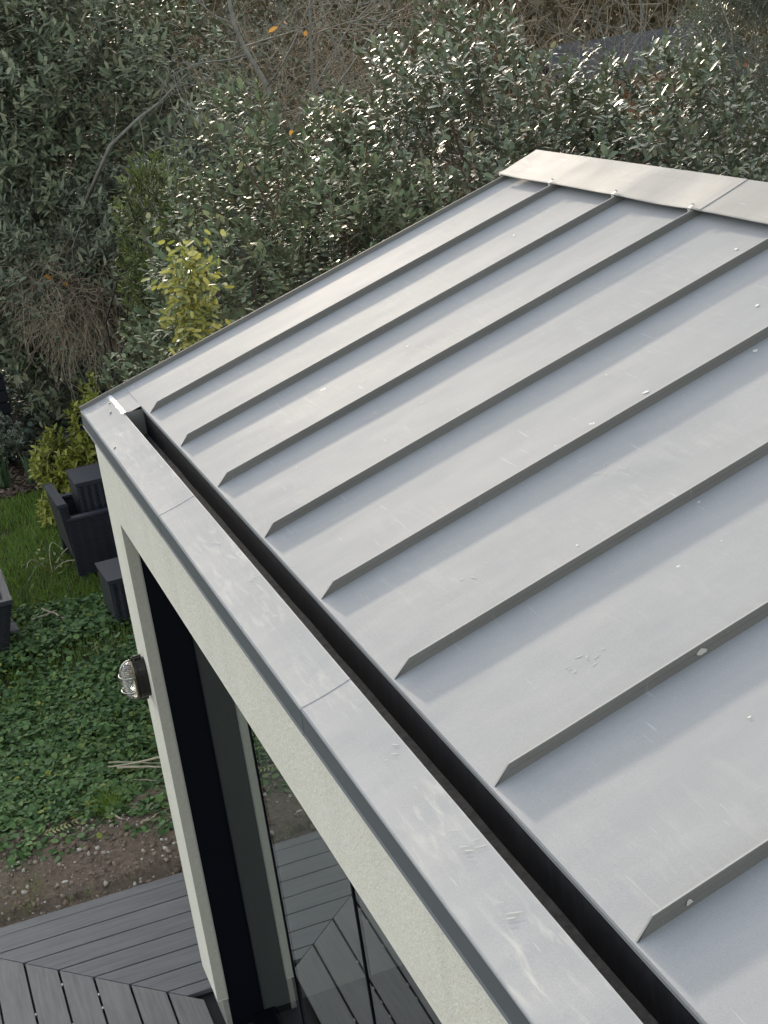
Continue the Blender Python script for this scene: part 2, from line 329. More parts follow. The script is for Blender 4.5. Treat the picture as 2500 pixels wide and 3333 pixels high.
M['orange'] = leafmat('orange_leaf', [(0, (0.55, 0.20, 0.04)), (1, (0.62, 0.30, 0.06))], 0.6, None, 0.35)
M['brownleaf'] = leafmat('brown_leaf', [(0, (0.06, 0.047, 0.032)), (0.6, (0.115, 0.092, 0.06)), (1, (0.20, 0.16, 0.10))], 0.8, None, 0.10, spec=0.2)
M['bark_grey'] = barkmat('bark_grey', (0.15, 0.14, 0.115), (0.28, 0.26, 0.22))
M['bark_dark'] = barkmat('bark_dark', (0.030, 0.026, 0.022), (0.06, 0.05, 0.042))
M['twig'] = barkmat('dry_twig', (0.24, 0.185, 0.13), (0.42, 0.34, 0.24))
M['twig_red'] = barkmat('red_brown_stem', (0.10, 0.06, 0.045), (0.16, 0.10, 0.07))
M['straw'] = barkmat('straw_stem', (0.38, 0.32, 0.22), (0.52, 0.46, 0.34))
M['frond'], _, _ = mat('dry_frond', (0.30, 0.29, 0.13), 0.8)
M['felt'], t_, b_ = mat('roof_felt', (0.06, 0.062, 0.075), 0.85); g = NG(t_)
n1 = g.noise(g.coord(), 5, 5, 0.7); g.l(g.ramp(n1, [(0.3, (0.022, 0.022, 0.024)), (0.7, (0.065, 0.064, 0.066))]), b_.inputs['Base Color']); g.bump(n1, 0.6, 0.03, b_)
M['shed_wood'] = barkmat('shed_wood', (0.22, 0.10, 0.045), (0.34, 0.17, 0.08))
M['black_wood'], _, _ = mat('black_plastic', (0.006, 0.007, 0.012), 0.6, 0, 0.3)
M['old_wood'] = barkmat('old_wood', (0.13, 0.09, 0.06), (0.24, 0.17, 0.11))
M['floor_in'], _, _ = mat('interior_floor', (0.05, 0.045, 0.04), 0.5)
M['wall_in'], _, _ = mat('interior_wall', (0.29, 0.30, 0.28), 0.9)
M['white_in'], _, _ = mat('white_lacquer', (0.75, 0.75, 0.72), 0.35)

# ------------------------------------------------------------------ ground, soil, deck
def gh(x, y): return ZG + 0.03 * mnoise.noise((x * 0.8, y * 0.8, 3.1))
mb = MB(); xs = [-260, -120, -60, -35, -25] + [-20 + 0.5 * i for i in range(57)] + [12, 20, 60, 200]; ys = [-200, -60, -25, -12] + [-8 + 0.5 * i for i in range(49)] + [20, 30, 60, 200]
def gz(x, y): return gh(x, y) if -20 <= x <= 8 and -8 <= y <= 16 else ZG
mb.strip([[(x, y, gz(x, y)) for y in ys] for x in xs])
tag(mb.build('ground', M['ground'], smooth=True), 'dark earth and thin turf under the garden plants', 'ground', kind='structure')

mb = MB(); mb.strip([[(-24 - 26 * t + 2 * mnoise.noise((y * 0.1, t * 2, 0)), y, ZG - 0.2 + 7.5 * t ** 0.8 + 0.5 * mnoise.noise((y * 0.2, t * 3, 3))) for y in np.linspace(-60, 90, 80)] for t in np.linspace(0, 1, 14)])
tag(mb.build('hillside', M['hill'], smooth=True), 'brown overgrown bank rising beyond the gardens', 'hill', kind='structure')
mb = MB(); rows = []
for i in range(40):
    x = -2.25 + 1.27 * i / 39; row = []
    for j in range(50):
        y = -2.6 + 3.4 * j / 49
        e = min(1, (x + 2.25) / 0.35, (y + 2.6) / 0.3)
        z = ZG - 0.03 + 0.10 * max(0, e) + 0.035 * mnoise.noise((x * 3, y * 3, 0)) + 0.018 * mnoise.noise((x * 11, y * 11, 5)) + 0.008 * mnoise.noise((x * 30, y * 30, 9))
        if x > -1.12: z = min(z, ZDECK - 0.03)
        row.append((x, y, z))
    rows.append(row)
mb.strip(rows); tag(mb.build('bed_soil', M['soil'], smooth=True), 'strip of bare stony soil along the deck edge', 'soil', kind='structure')

deck = empty('deck', (0, 0, ZDECK)); deck['kind'] = 'structure'; tag(deck, 'grey composite deck mitred around the building corner', 'deck')
DX, DG, DB, DY = -1.0129, 0.0767, 0.14606, -0.7319
GAP = 0.0035
mb = MB(); X2 = DX + DG + 2 * DB
def mitre_y(x): return DY + (x - X2)
def board(mb, pts, along):
    top = [(p[0], p[1], ZDECK) for p in pts]; bot = [(p[0], p[1], ZDECK - 0.022) for p in pts]
    off = random.random() * 9
    uvs = [((p[0], p[1]) if along == 'x' else (p[1], p[0])) for p in pts]; uvs = [(a + off, b_) for a, b_ in uvs]
    i = len(mb.v); n = len(pts); mb.v += top + bot
    mb.f.append(tuple(range(i, i + n))); mb.uv += uvs
    for k in range(n):
        q = (k + 1) % n; mb.f.append((i + k, i + n + k, i + n + q, i + q)); mb.uv += [uvs[k], uvs[k], uvs[q], uvs[q]]
xsA = [DX] + [DX + DG + i * DB for i in range(8)]
for a in range(8):
    x0, x1 = xsA[a] + (GAP if a else 0), xsA[a + 1] - GAP
    if a == 0: x1 = xsA[1] - 0.0012
    if a == 1: x0 = xsA[1] + 0.0012
    x1 = min(x1, -0.004 + XW)
    if x1 <= x0: continue
    m_ = 0.0015
    board(mb, [(x0, mitre_y(x0) + m_), (x1, mitre_y(x1) + m_), (x1, 3.2), (x0, 3.2)], 'y')
boardsA = mb.build('boards', M['deck'], deck, bevel=0.0012, origin=(0, 0, ZDECK)); boardsA['label'] = 'boards running along the end wall'
mb = MB()
ysB = [DY + i * DB for i in range(-3, 7)]; ysB = [DY - 2 * DB - DG] + [DY + i * DB for i in range(-2, 6)]
for a in range(len(ysB) - 1):
    y0, y1 = ysB[a] + GAP * 1.5, ysB[a + 1] - GAP * 1.5
    xa = lambda y: X2 + (y - DY)
    y1 = min(y1, YW + 0.16)
    board(mb, [(xa(y0) + 0.0025, y0), (6.5, y0), (6.5, y1), (xa(y1) + 0.0025, y1)], 'x')
boardsB = mb.build('boards', M['deck_sheen'], deck, bevel=0.0012, origin=(0, 0, ZDECK)); boardsB['label'] = 'boards running along the glazed front'
mb = MB(); mb.box(DX + 0.01, 6.5, ysB[0] + 0.01, YW + 0.16, ZDECK - 0.12, ZDECK - 0.03); mb.box(DX + 0.01, XW - 0.01, YW + 0.165, 3.2, ZDECK - 0.12, ZDECK - 0.03)
mb.build('joist_frame', M['deck_gap'], deck, origin=(0, 0, ZDECK))
mb = MB()
for i in range(1, 6):
    y = DY + (i - 1) * DB
    for x in np.arange(X2 + (i - 1) * DB + 0.06 + 0.02 * i, 3.0, 0.11):
        if random.random() < 0.6: continue
        mb.box(x, x + 0.018, y - 0.004, y + 0.004, ZDECK - 0.020, ZDECK - 0.010)
mb.build('board_clip', M['clip'], deck, origin=(0, 0, ZDECK))

# ------------------------------------------------------------------ the garden room
room = empty('garden_room', (2.8, 1.0, ZG), 'rendered garden room with a grey standing seam roof and glazed front', 'garden room')
def P(mb, name, m, smooth=False, bevel=0, parent=room): return mb.build(name, m, parent, smooth, bevel, origin=(2.8, 1.0, ZG))
def PS(mb, name, m, parent, smooth=False, bevel=0): return mb.build(name, m, parent, smooth, bevel, origin=(2.8, 1.0, ZG))
YB = 2.085
# walls: front lintel, pier, end wall, back wall
mb = MB()
def wz(y): return min(y, 2.1) * math.tan(PITCH) - 0.03
mb.box(XW, LEN, YW, YW + RV, ZL, -0.03)                            # front band above the opening
mb.box(XW, XP, YW, YW + RV - 0.0005, ZB, ZL)                       # corner pier
mb.box(LEN - 0.45, LEN, YW, YW + RV - 0.0005, ZB, ZL)
for x0, x1 in ((XW, XW + 0.27), (LEN - 0.27, LEN)):               # end walls
    y0 = YW + RV
    mb.strip([[(x0, y0, ZB), (x0, YB, ZB), (x0, YB, wz(YB)), (x0, y0, wz(y0))], [(x1, y0, ZB), (x1, YB, ZB), (x1, YB, wz(YB)), (x1, y0, wz(y0))]], closed=True)
    for x in (x0, x1): mb.poly([(x, y0, ZB), (x, YB, ZB), (x, YB, wz(YB)), (x, y0, wz(y0))])
mb.box(XW, LEN, YB, YB + 0.03, ZB, wz(YB))
P(mb, 'wall', M['render'])
mb = MB(); mb.box(XP - 0.001, XP + 0.0012, YW + 0.0005, YW + RV, ZB + 0.004, ZL - 0.002); P(mb, 'reveal', M['reveal'])
mb = MB(); mb.box(XP - 0.008, XP + 0.004, YW + RV, YW + RV + 0.006, ZB, ZL - 0.002); P(mb, 'corner_bead', M['rubber'])
mb = MB(); mb.box(XW + 0.03, XP - 0.002, YW + 0.022, YW + RV + 0.003, ZG - 0.05, ZB - 0.001); mb.box(XW + 0.03, XW + 0.24, YW + RV + 0.0035, YB, ZG - 0.05, ZB - 0.001); mb.box(LEN - 0.40, LEN - 0.03, YW + 0.03, YB, ZG - 0.05, ZB - 0.001)
P(mb, 'plinth', M['plinth'])
# glazing
door = MB()
door.box(XP - 0.045, XP - 0.003, YW + RV + 0.006, YG + 0.012, ZG, ZL)
door.box(XP - 0.003, LEN - 0.45, YG - 0.02, YG + 0.06, ZL, ZL + 0.12)
door.box(XP - 0.003, LEN - 0.45, YG - 0.05, YG + 0.06, ZDECK - 0.02, ZDECK + 0.012)
frame = P(door, 'door_frame', M['frame'])
mull_x = [1.268, 2.39, 3.54, 4.69]
for k, x in enumerate(mull_x):
    mb = MB(); mb.box(x - 0.005, x + 0.005, YG - 0.004, YG + 0.012, ZDECK + 0.012, ZL); PS(mb, 'mullion', M['frame'], frame)
edges = [XP - 0.003] + mull_x + [LEN - 0.45]
for a, b2 in zip(edges[:-1], edges[1:]):
    mb = MB(); mb.poly([(a, YG, ZDECK), (b2, YG, ZDECK), (b2, YG, ZL), (a, YG, ZL)]); P(mb, 'glass_pane', M['glass'])
mb = MB(); mb.box(XW + 0.28, LEN - 0.28, YG + 0.07, YB - 0.005, ZDECK - 0.05, ZDECK); P(mb, 'interior_floor', M['floor_in'])
mb = MB(); mb.box(XW + 0.28, LEN - 0.28, YB - 0.06, YB - 0.03, ZDECK, ZL + 0.05); mb.box(XW + 0.271, XW + 0.285, YG + 0.013, YB - 0.06, ZDECK, ZL + 0.05); P(mb, 'interior_wall', M['wall_in'])
mb = MB(); mb.box(XW + 0.28, LEN - 0.28, YW + RV + 0.001, YB - 0.03, ZL + 0.125, ZL + 0.16); P(mb, 'interior_ceiling', M['wall_in'])

# roof sheet: first bay runs through to the drip edge, the others stop at the gutter
mb = MB()
def sheet(x0, x1, s0, s1, nx=6, ns=14):
    rows = []
    for i in range(nx + 1):
        x = x0 + (x1 - x0) * i / nx; u = i / nx
        rows.append([RP(x, s0 + (s1 - s0) * j / ns, -0.0016 * math.sin(math.pi * u) * min(1, 3 * j / ns) + 0.0012 * mnoise.noise((x * 3, j * 0.35, 2.2))) for j in range(ns + 1)])
    mb.strip(rows)
sheet(0.012, HX, S_COP + 0.004, S_EAVE, 3, 2); 
edges = [0.012] + SEAMS + [LEN]
for a, b2 in zip(edges[:-1], edges[1:]): sheet(a, b2, S_EAVE, S_FL + 0.12)
rows = [[RP(x, S_EAVE, 0), RP(x, S_EAVE - 0.003, -0.004), RP(x, S_EAVE - 0.003, -0.022), RP(x, S_EAVE + 0.006, -0.026)] for x in np.linspace(HX + 0.002, LEN, 40)]
for k, r in enumerate(rows):
    j = 0.0012 * mnoise.noise((k * 0.9, 0, 0)); r[2] = (r[2][0], r[2][1], r[2][2] + j)
mb.strip(rows)
roof = P(mb, 'roof_sheet', M['zinc'], smooth=False)
for k, x in enumerate(SEAMS):
    mb = MB(); rows = []
    ss = [S_EAVE + 0.002 + 0.004 * random.random(), S_EAVE + 0.042 + 0.012 * random.random()] + list(np.linspace(0.35, S_FL + 0.03, 16))
    for s_ in ss:
        h = 0.0005 if s_ == ss[0] else 0.0268 + 0.0010 * mnoise.noise((k * 7.0, s_ * 2.2, 0))
        jx = 0.0022 * mnoise.noise((k * 3.3, s_ * 1.7, 4)) if s_ > 0.3 else 0
        rows.append([RP(x - 0.002, s_, -0.001), RP(x - 0.0022 + jx, s_, h - 0.001), RP(x - 0.0012 + jx, s_, h), RP(x + 0.0030 + jx, s_, h), RP(x + 0.0045 + jx, s_, h - 0.0016), RP(x + 0.0045 + jx, s_, max(0.0004, h - 0.012)), RP(x + 0.0030, s_, max(0.0002, h - 0.0135)), RP(x + 0.0032, s_, -0.001)])
    mb.strip(rows, closed=True); mb.poly(rows[-1])
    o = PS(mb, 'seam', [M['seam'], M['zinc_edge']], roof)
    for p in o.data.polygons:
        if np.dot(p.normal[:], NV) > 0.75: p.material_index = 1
for (x, s_, l_) in ((3.6704, 0.667, 0.024), (4.208, 0.300, 0.022)):
    mb = MB(); pts = []
    for k in range(9):
        a = 2 * math.pi * k / 9; pts.append(RP(x + 0.0062, s_ + l_ * 0.5 * math.cos(a) * (0.35 + 0.85 * random.random()), 0.0125 + 0.009 * math.sin(a) * (0.35 + 0.8 * random.random())))
    mb.poly(pts); o = PS(mb, 'tape_patch', M['tape'], roof)
M['scuff'], _, _ = mat('pale_scuff', (0.41, 0.41, 0.40), 0.8, 0, 0.05)
M['dropping'], _, _ = mat('dried_dropping', (0.62, 0.60, 0.54), 0.8, 0, 0.05)
def smear(x, s_, lx, ls, ang, m, nm, jag=0.4, par=None, n_=0.0007):
    mb = MB(); pts = []; K = 14
    for k in range(K):
        a = 2 * math.pi * k / K; q = 1 - jag * random.random(); u, v = lx * math.cos(a) * q, ls * math.sin(a) * q
        pts.append(RP(x + u * math.cos(ang) - v * math.sin(ang), s_ + u * math.sin(ang) + v * math.cos(ang), n_))
    mb.poly(pts); PS(mb, nm, m, par or roof)
for x, s_ in ((1.343, 0.777), (1.426, 0.799), (1.413, 0.769), (1.38, 0.785), (2.784, 0.936), (2.818, 0.941), (2.816, 0.959), (3.47, 0.485), (3.468, 0.511), (3.471, 0.468), (3.458, 0.531), (3.50, 0.50), (1.803, 0.816), (2.916, 0.476), (2.907, 0.556)):
    for _ in range(2): smear(x + random.gauss(0, 0.018), s_ + random.gauss(0, 0.018), random.uniform(0.004, 0.014), random.uniform(0.0008, 0.0022), random.gauss(0.9, 0.9), M['scuff'], 'scuff', 0.5, None, 0.0004)
for x, s_, a in ((2.531, 1.217, 0.011), (1.269, 1.004, 0.006), (0.961, 0.694, 0.005), (0.757, 1.679, 0.008), (1.975, 1.877, 0.009), (2.41, 1.657, 0.008), (1.743, 0.418, 0.004), (2.651, 1.487, 0.010), (2.305, 1.22, 0.004), (3.168, 0.98, 0.005), (3.05, 0.72, 0.004), (3.90, 0.62, 0.004)):
    smear(x, s_, a, a * random.uniform(0.5, 0.8), random.random() * 3, M['dropping'], 'dropping', 0.25)
# verge upstand along the far edge
mb = MB(); rows = []
for s_ in np.linspace(0, S_FL + 0.06, 24):
    j = 0.001 * mnoise.noise((s_ * 3, 1, 1))
    rows.append([RP(0.0125, s_, -0.001), RP(0.0105 + j, s_, 0.0155), RP(0.0085 + j, s_, 0.0180), RP(0.0012 + j, s_, 0.0180), RP(-0.001 + j, s_, 0.0160), RP(-0.001, s_, -0.058), RP(-0.006, s_, -0.064), RP(0.004, s_, -0.062), RP(0.004, s_, -0.001)])
mb.strip(rows, closed=True); mb.poly(rows[0]); mb.poly(rows[-1]); P(mb, 'verge_trim', M['seam'])
# coping sections
cop = [(-0.001, 1.522, 0.0030), (1.500, 3.041, 0.0015), (3.020, 4.56, 0.0), (4.54, LEN, -0.0012)]
for x0, x1, n0 in cop:
    mb = MB(); rows = []
    for i in range(13):
        x = x0 + (x1 - x0) * i / 12; r = []
        wv = 0.0012 * mnoise.noise((x * 2.3, 0.5, n0 * 900))
        prof = [(0.0, -0.066, -0.003), (0.0, -0.060, 0.0), (0.0, -0.004, 0.0), (0.0015, -0.0012, 0)] 
        for (yy, zz, kick) in prof: r.append((x, yy + kick - n0 * 0.6, zz + n0 * 0.5))
        for s_ in (0.004, 0.02, 0.045, 0.07, 0.095, 0.115, S_COP - 0.003):
            r.append(RP(x, s_, n0 + wv - 0.0022 * math.sin(math.pi * s_ / S_COP)))
        r.append(RP(x, S_COP, n0 - 0.001)); r.append((x, RP(0, S_COP)[1] + 0.0005, RP(0, S_COP)[2] - 0.03))
        rows.append(r)
    mb.strip(rows)
    a = 0.0
    o = P(mb, 'coping', M['zinc_coping'])
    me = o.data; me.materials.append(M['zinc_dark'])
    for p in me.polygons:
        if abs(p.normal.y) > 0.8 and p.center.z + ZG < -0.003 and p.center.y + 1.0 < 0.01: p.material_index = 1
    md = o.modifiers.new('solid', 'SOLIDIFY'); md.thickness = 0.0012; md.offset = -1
for x, s_ in ((3.742, 0.102), (3.777, 0.085), (2.304, 0.106), (2.64, 0.07), (2.756, 0.084), (3.389, 0.088), (4.01, 0.068), (1.2, 0.06), (0.8, 0.09), (1.9, 0.08)):
    for _ in range(3): smear(x + random.gauss(0, 0.03), min(0.112, max(0.015, s_ + random.gauss(0, 0.012))), random.uniform(0.006, 0.022), random.uniform(0.0007, 0.002), random.gauss(0.75, 0.25), M['scuff'], 'scuff', 0.35, room, 0.0040 if x < 1.5 else 0.0024 if x < 3.02 else 0.0009)
# solder joint and screws
mb = MB(); rows = []
for i in range(46):
    x = 0.018 + (HX - 0.018) * i / 45; ww = 0.010 + 0.006 * mnoise.noise((x * 30, 0, 7)); n_ = 0.0046 + 0.0012 * mnoise.noise((x * 60, 3, 0))
    rows.append([RP(x, S_COP - ww, 0.0028), RP(x, S_COP - ww * 0.5, n_), RP(x, S_COP + 0.003, n_), RP(x, S_COP + 0.008, 0.0004)])
mb.strip(rows); P(mb, 'solder_seam', M['solder'], smooth=True)
for x, s_ in ((0.244, 0.0875), (0.676, 0.019), (0.118, 0.108)):
    mb = MB(); mb.tube([RP(x, s_, 0.001), RP(x, s_, 0.0055)], 0.0042, 8); P(mb, 'screw', M['screw'])
# gutter
y0, y1 = RP(0, S_COP)[1] + 0.0008, RP(0, S_EAVE)[1]
mb = MB()
mb.box(HX, LEN - 0.05, y1 + 0.003, y1 + 0.006, -0.075, RP(0, S_EAVE)[2] - 0.024)
mb.box(HX, LEN - 0.05, y0 - 0.004, y0 - 0.002, -0.075, RP(0, S_COP)[2] - 0.006)
gut = P(mb, 'gutter', M['gutter'])
mb = MB(); rows = [[(x, y0 - 0.001, -0.052 + 0.005 * mnoise.noise((x * 6, 0, 0))), (x, (y0 + y1) / 2, -0.058), (x, y1 + 0.003, -0.054 + 0.005 * mnoise.noise((x * 5, 2, 0)))] for x in np.linspace(HX, LEN - 0.05, 60)]
mb.strip(rows); PS(mb, 'gutter_floor', M['gutter_floor'], gut, smooth=True)
mb = MB(); mb.box(HX - 0.003, HX - 0.0005, y0 - 0.004, y1 + 0.004, -0.075, RP(0, 0.16)[2] - 0.002); PS(mb, 'stop_end', M['seam'], gut)
# ridge flashing sections and clips
for x0, x1, n0 in ((-0.014, 1.600, 0.0018), (1.575, 3.2, 0.0), (3.18, LEN + 0.01, -0.0015)):
    mb = MB(); rows = []
    for i in range(33):
        x = x0 + (x1 - x0) * i / 32
        sag = 0.003 * mnoise.noise((x * 2.6, 8, 0)) - 0.002 * abs(math.sin(math.pi * (x - SEAMS[0]) / 0.53))
        lo = 0.029 + n0 + sag
        sl_ = S_FL + 0.0035 * mnoise.noise((x * 2.1, 4, 1))
        r = [RP(x, sl_ + 0.012, lo - 0.006), RP(x, sl_ + 0.001, lo - 0.005), RP(x, sl_ - 0.001, lo - 0.001), RP(x, sl_ + 0.003, lo + 0.001)]
        for q in (0.25, 0.5, 0.75): r.append(RP(x, sl_ + (S_TOP - sl_) * q, lo + (0.040 - 0.029) * q + 0.002 * mnoise.noise((x * 3, q * 3, 6))))
        top = RP(x, S_TOP, 0.041 + n0); r += [top, (x, top[1] + 0.003, top[2] - 0.004), (x, top[1] + 0.003, top[2] - 0.11)]
        rows.append(r)
    mb.strip(rows); o = P(mb, 'ridge_flashing', M['zinc_flash'])
    md = o.modifiers.new('solid', 'SOLIDIFY'); md.thickness = 0.0012; md.offset = -1
for k, x in enumerate(SEAMS[:9]):
    mb = MB(); s0 = S_FL - 0.004
    mb.strip([[RP(x - 0.014, s0 - 0.006, 0.0245), RP(x + 0.004, s0 - 0.006, 0.0245)], [RP(x - 0.014, s0 - 0.004, 0.036), RP(x + 0.004, s0 - 0.004, 0.036)], [RP(x - 0.016, s0 + 0.016, 0.0375), RP(x + 0.002, s0 + 0.016, 0.0375)], [RP(x - 0.016, s0 + 0.018, 0.0425), RP(x + 0.002, s0 + 0.018, 0.0425)]])
    o = P(mb, 'flashing_clip', M['clip_zinc']); md = o.modifiers.new('solid', 'SOLIDIFY'); md.thickness = 0.0012
mb = MB(); mb.box(XW + 0.01, LEN - 0.01, YB + 0.031, YB + 0.034, 0.40, 0.615); P(mb, 'back_fascia', M['zinc_dark'])

# ------------------------------------------------------------------ bulkhead wall lamp
LX, LZ = 0.178, -1.105
lamp = empty('wall_lamp', (LX, YW, LZ), 'oval bulkhead wall lamp with ribbed glass on the pale corner pier', 'wall lamp')
lamp.scale = (0.86, 0.86, 0.86)
def oval(rx, rz, n=28): return [(rx * math.copysign(abs(math.cos(a)) ** 0.8, math.cos(a)), rz * math.copysign(abs(math.sin(a)) ** 0.75, math.sin(a))) for a in [2 * math.pi * k / n for k in range(n)]]
def ovalrings(spec, cap=True):
    mb = MB(); rows = [[(x, -d, z) for x, z in oval(rx, rz)] for d, rx, rz in spec]
    i = 0; mb.strip(rows, closed=True)
    if cap: mb.poly(rows[-1]); mb.poly(rows[0])
    return mb
ovalrings([(0.0, 0.050, 0.098), (0.006, 0.052, 0.100), (0.040, 0.052, 0.100), (0.046, 0.055, 0.103), (0.058, 0.055, 0.103), (0.060, 0.050, 0.098)]).build('base', M['lamp_metal'], lamp, smooth=False)
ovalrings([(0.060, 0.052, 0.100), (0.064, 0.052, 0.100), (0.068, 0.047, 0.095)]).build('glass_rim', M['brass'], lamp)
ovalrings([(0.060, 0.044, 0.091), (0.080, 0.043, 0.090), (0.098, 0.040, 0.084), (0.112, 0.032, 0.072), (0.120, 0.020, 0.054), (0.123, 0.006, 0.03)]).build('glass_globe', M['lamp_glass'], lamp, smooth=True)
ovalrings([(0.061, 0.040, 0.086), (0.0625, 0.040, 0.086)]).build('reflector', M['lamp_chrome'], lamp)
mb = MB(); mb.tube([(0, -0.063, 0.03), (0, -0.082, 0.03), (0, -0.1, 0.03)], [0.013, 0.015, 0.004], 10); mb.build('bulb', M['brass'], lamp)
mb = MB()
for z in (0.030, -0.046):
    mb.tube([(0.053 * math.cos(a), -0.062 - 0.070 * math.sin(a) ** 0.8, z) for a in np.linspace(0.0, math.pi, 17)], 0.0035, 6)
mb.tube([(0, -0.060 - 0.071 * max(0, math.sin(a)) ** 0.7, 0.101 * math.cos(a)) for a in np.linspace(0, math.pi, 19)], 0.0035, 6)
mb.build('cage', M['lamp_chrome'], lamp, smooth=True)
for zz, sg in ((0.106, 1), (-0.104, -1)):
    mb = MB(); mb.tube([(0, -0.012, zz), (0, -0.048, zz)], 0.013, 10); mb.tube([(0, -0.050, zz), (0, -0.062, zz)], 0.008, 8)
    mb.build('clamp', M['lamp_metal'], lamp)

# ------------------------------------------------------------------ wicker furniture
def wbox(mb, x0, x1, y0, y1, z0, z1, fn=None):
    """box whose sides carry metric uvs (u across, v up)"""
    c = [(x, y, z) for z in (z0, z1) for y in (y0, y1) for x in (x0, x1)]; d = [fn(*p) for p in c] if fn else c
    for q, ax in (((0, 2, 3, 1), 'z'), ((4, 5, 7, 6), 'z'), ((0, 1, 5, 4), 'y'), ((2, 6, 7, 3), 'y'), ((0, 4, 6, 2), 'x'), ((1, 3, 7, 5), 'x')):
        uv = [((c[k][1], c[k][2]) if ax == 'x' else (c[k][0], c[k][2]) if ax == 'y' else (c[k][0], c[k][1])) for k in q]
        mb.poly([d[k] for k in q], uv)
def part(parent, name, m, fnbuild, bevel=0.006):
    mb = MB(); fnbuild(mb)
    me_o = mb.build(name, m, parent)
    bm = bmesh.new(); bm.from_mesh(me_o.data); bmesh.ops.remove_doubles(bm, verts=bm.verts, dist=1e-5)
    bmesh.ops.bevel(bm, geom=list(bm.edges), offset=bevel, segments=2, affect='EDGES', clamp_overlap=True); bm.to_mesh(me_o.data); bm.free()
    return me_o
CH = empty('wicker_armchair', (-6.16, 0.70, ZG), 'black wicker armchair on the lawn with a stool stacked on its seat', 'armchair', rz=rad(2))
W2 = 0.36
part(CH, 'arm', M['wicker_fine'], lambda mb: wbox(mb, W2 - 0.075, W2, -0.36, 0.36, 0.06, 0.53))
part(CH, 'arm', M['wicker_fine'], lambda mb: wbox(mb, -W2, -W2 + 0.075, -0.36, 0.36, 0.06, 0.53))
for s_ in (1, -1):
    part(CH, 'arm_rim', M['wicker_rim'], lambda mb: wbox(mb, s_ * (W2 - 0.037) - 0.042, s_ * (W2 - 0.037) + 0.042, -0.365, 0.365, 0.53, 0.552))
part(CH, 'backrest', M['wicker_fine'], lambda mb: wbox(mb, -W2 + 0.03, W2 - 0.03, -0.37, -0.30, 0.2, 0.655, lambda x, y, z: (x, y - 0.09 * (z - 0.3), z)))
part(CH, 'backrest_rim', M['wicker_rim'], lambda mb: wbox(mb, -W2 + 0.025, W2 - 0.025, -0.41, -0.335, 0.656, 0.672))
part(CH, 'seat', M['wicker_rib'], lambda mb: wbox(mb, -W2 + 0.076, W2 - 0.076, -0.30, 0.35, 0.10, 0.385))
for sx in (-1, 1):
    for sy in (-1, 1): part(CH, 'foot', M['wicker_rim'], lambda mb: wbox(mb, sx * 0.31 - 0.03, sx * 0.31 + 0.03, sy * 0.31 - 0.03, sy * 0.31 + 0.03, -0.02, 0.06))
def stool(loc, label, rz):
    t = empty('wicker_stool', loc, label, 'stool', 'matching wicker stools', rz)
    part(t, 'seat_box', M['wicker_rib'], lambda mb: wbox(mb, -0.22, 0.22, -0.22, 0.22, 0.03, 0.335))
    part(t, 'top', M['wicker_rim'], lambda mb: wbox(mb, -0.226, 0.226, -0.226, 0.226, 0.335, 0.372))
    for sx in (-1, 1):
        for sy in (-1, 1): part(t, 'foot', M['wicker_rim'], lambda mb: wbox(mb, sx * 0.19 - 0.02, sx * 0.19 + 0.02, sy * 0.19 - 0.02, sy * 0.19 + 0.02, -0.01, 0.03), 0.003)
    return t
stool((-4.885, 0.665, ZG + 0.012), 'black ribbed wicker stool standing on the ivy in front of the armchair', rad(2))
stool((-6.235, 0.715, ZG + 0.39), 'black ribbed wicker stool stacked on the armchair seat', rad(1))
PL = empty('wicker_planter', (-4.88, -0.60, ZG), 'tapered dark wicker planter with a flat rim at the lawn edge', 'planter')
tp = lambda x, y, z: (x * (0.72 + 0.28 * z / 0.44), y * (0.70 + 0.30 * z / 0.44), z)
part(PL, 'body', M['wicker_fine'], lambda mb: wbox(mb, -0.36, 0.36, -0.34, 0.34, 0.0, 0.44, tp))
def rim(mb):
    for a in ((-0.37, 0.37, 0.29, 0.35), (-0.37, 0.37, -0.35, -0.29), (0.31, 0.37, -0.289, 0.289), (-0.37, -0.31, -0.289, 0.289)): mb.box(*a, 0.441, 0.475)
mb = MB(); rim(mb); mb.build('rim', M['wicker_rim'], PL, bevel=0.004)
mb = MB(); mb.box(-0.309, 0.309, -0.289, 0.289, 0.441, 0.447); mb.build('planter_inside', M['dark_void'], PL)
mb = MB(); mb.box(-0.22, 0.30, -0.10, 0.10, 0, 0.085)
o = mb.build('concrete_block', M['slab'], bevel=0.008); o.location = (-5.18, -0.36, ZG + 0.01); o.rotation_euler = (0, 0, rad(6)); tag(o, 'flat grey concrete block lying behind the wicker planter', 'concrete block')
# black compost bin at the left edge, timber pieces
CB = empty('compost_bin', (-11.2, 0.08, ZG), 'black slatted compost bin in the shade at the garden end', 'compost bin')
mb = MB()
for k in range(7): mb.box(-0.38, 0.38, -0.36, 0.36, 0.02 + k * 0.135, 0.145 + k * 0.135)
mb.build('slat_box', M['black_wood'], CB, bevel=0.006)
mb = MB(); mb.box(-0.41, 0.41, -0.39, 0.39, 0.97, 1.02); mb.build('lid', M['black_wood'], CB, bevel=0.01)
for nm, lab, (ax, ay), (bx, by), hh in (('edging_board', 'short weathered edging board beside the building corner', (-11.9, 1.33), (-11.7, 1.62), 0.16), ('edging_board', 'thin timber board lying between strap leaved plants', (-11.9, 0.72), (-12.2, 1.10), 0.05)):
    mb = MB(); d = Vector((bx - ax, by - ay, 0)); L_ = d.length; mb.box(0, L_, -0.02, 0.02, 0, hh)
    o = mb.build(nm, M['old_wood'], bevel=0.004); o.location = (ax, ay, ZG + 0.02); o.rotation_euler = (0, 0, math.atan2(d.y, d.x)); tag(o, lab, 'board')

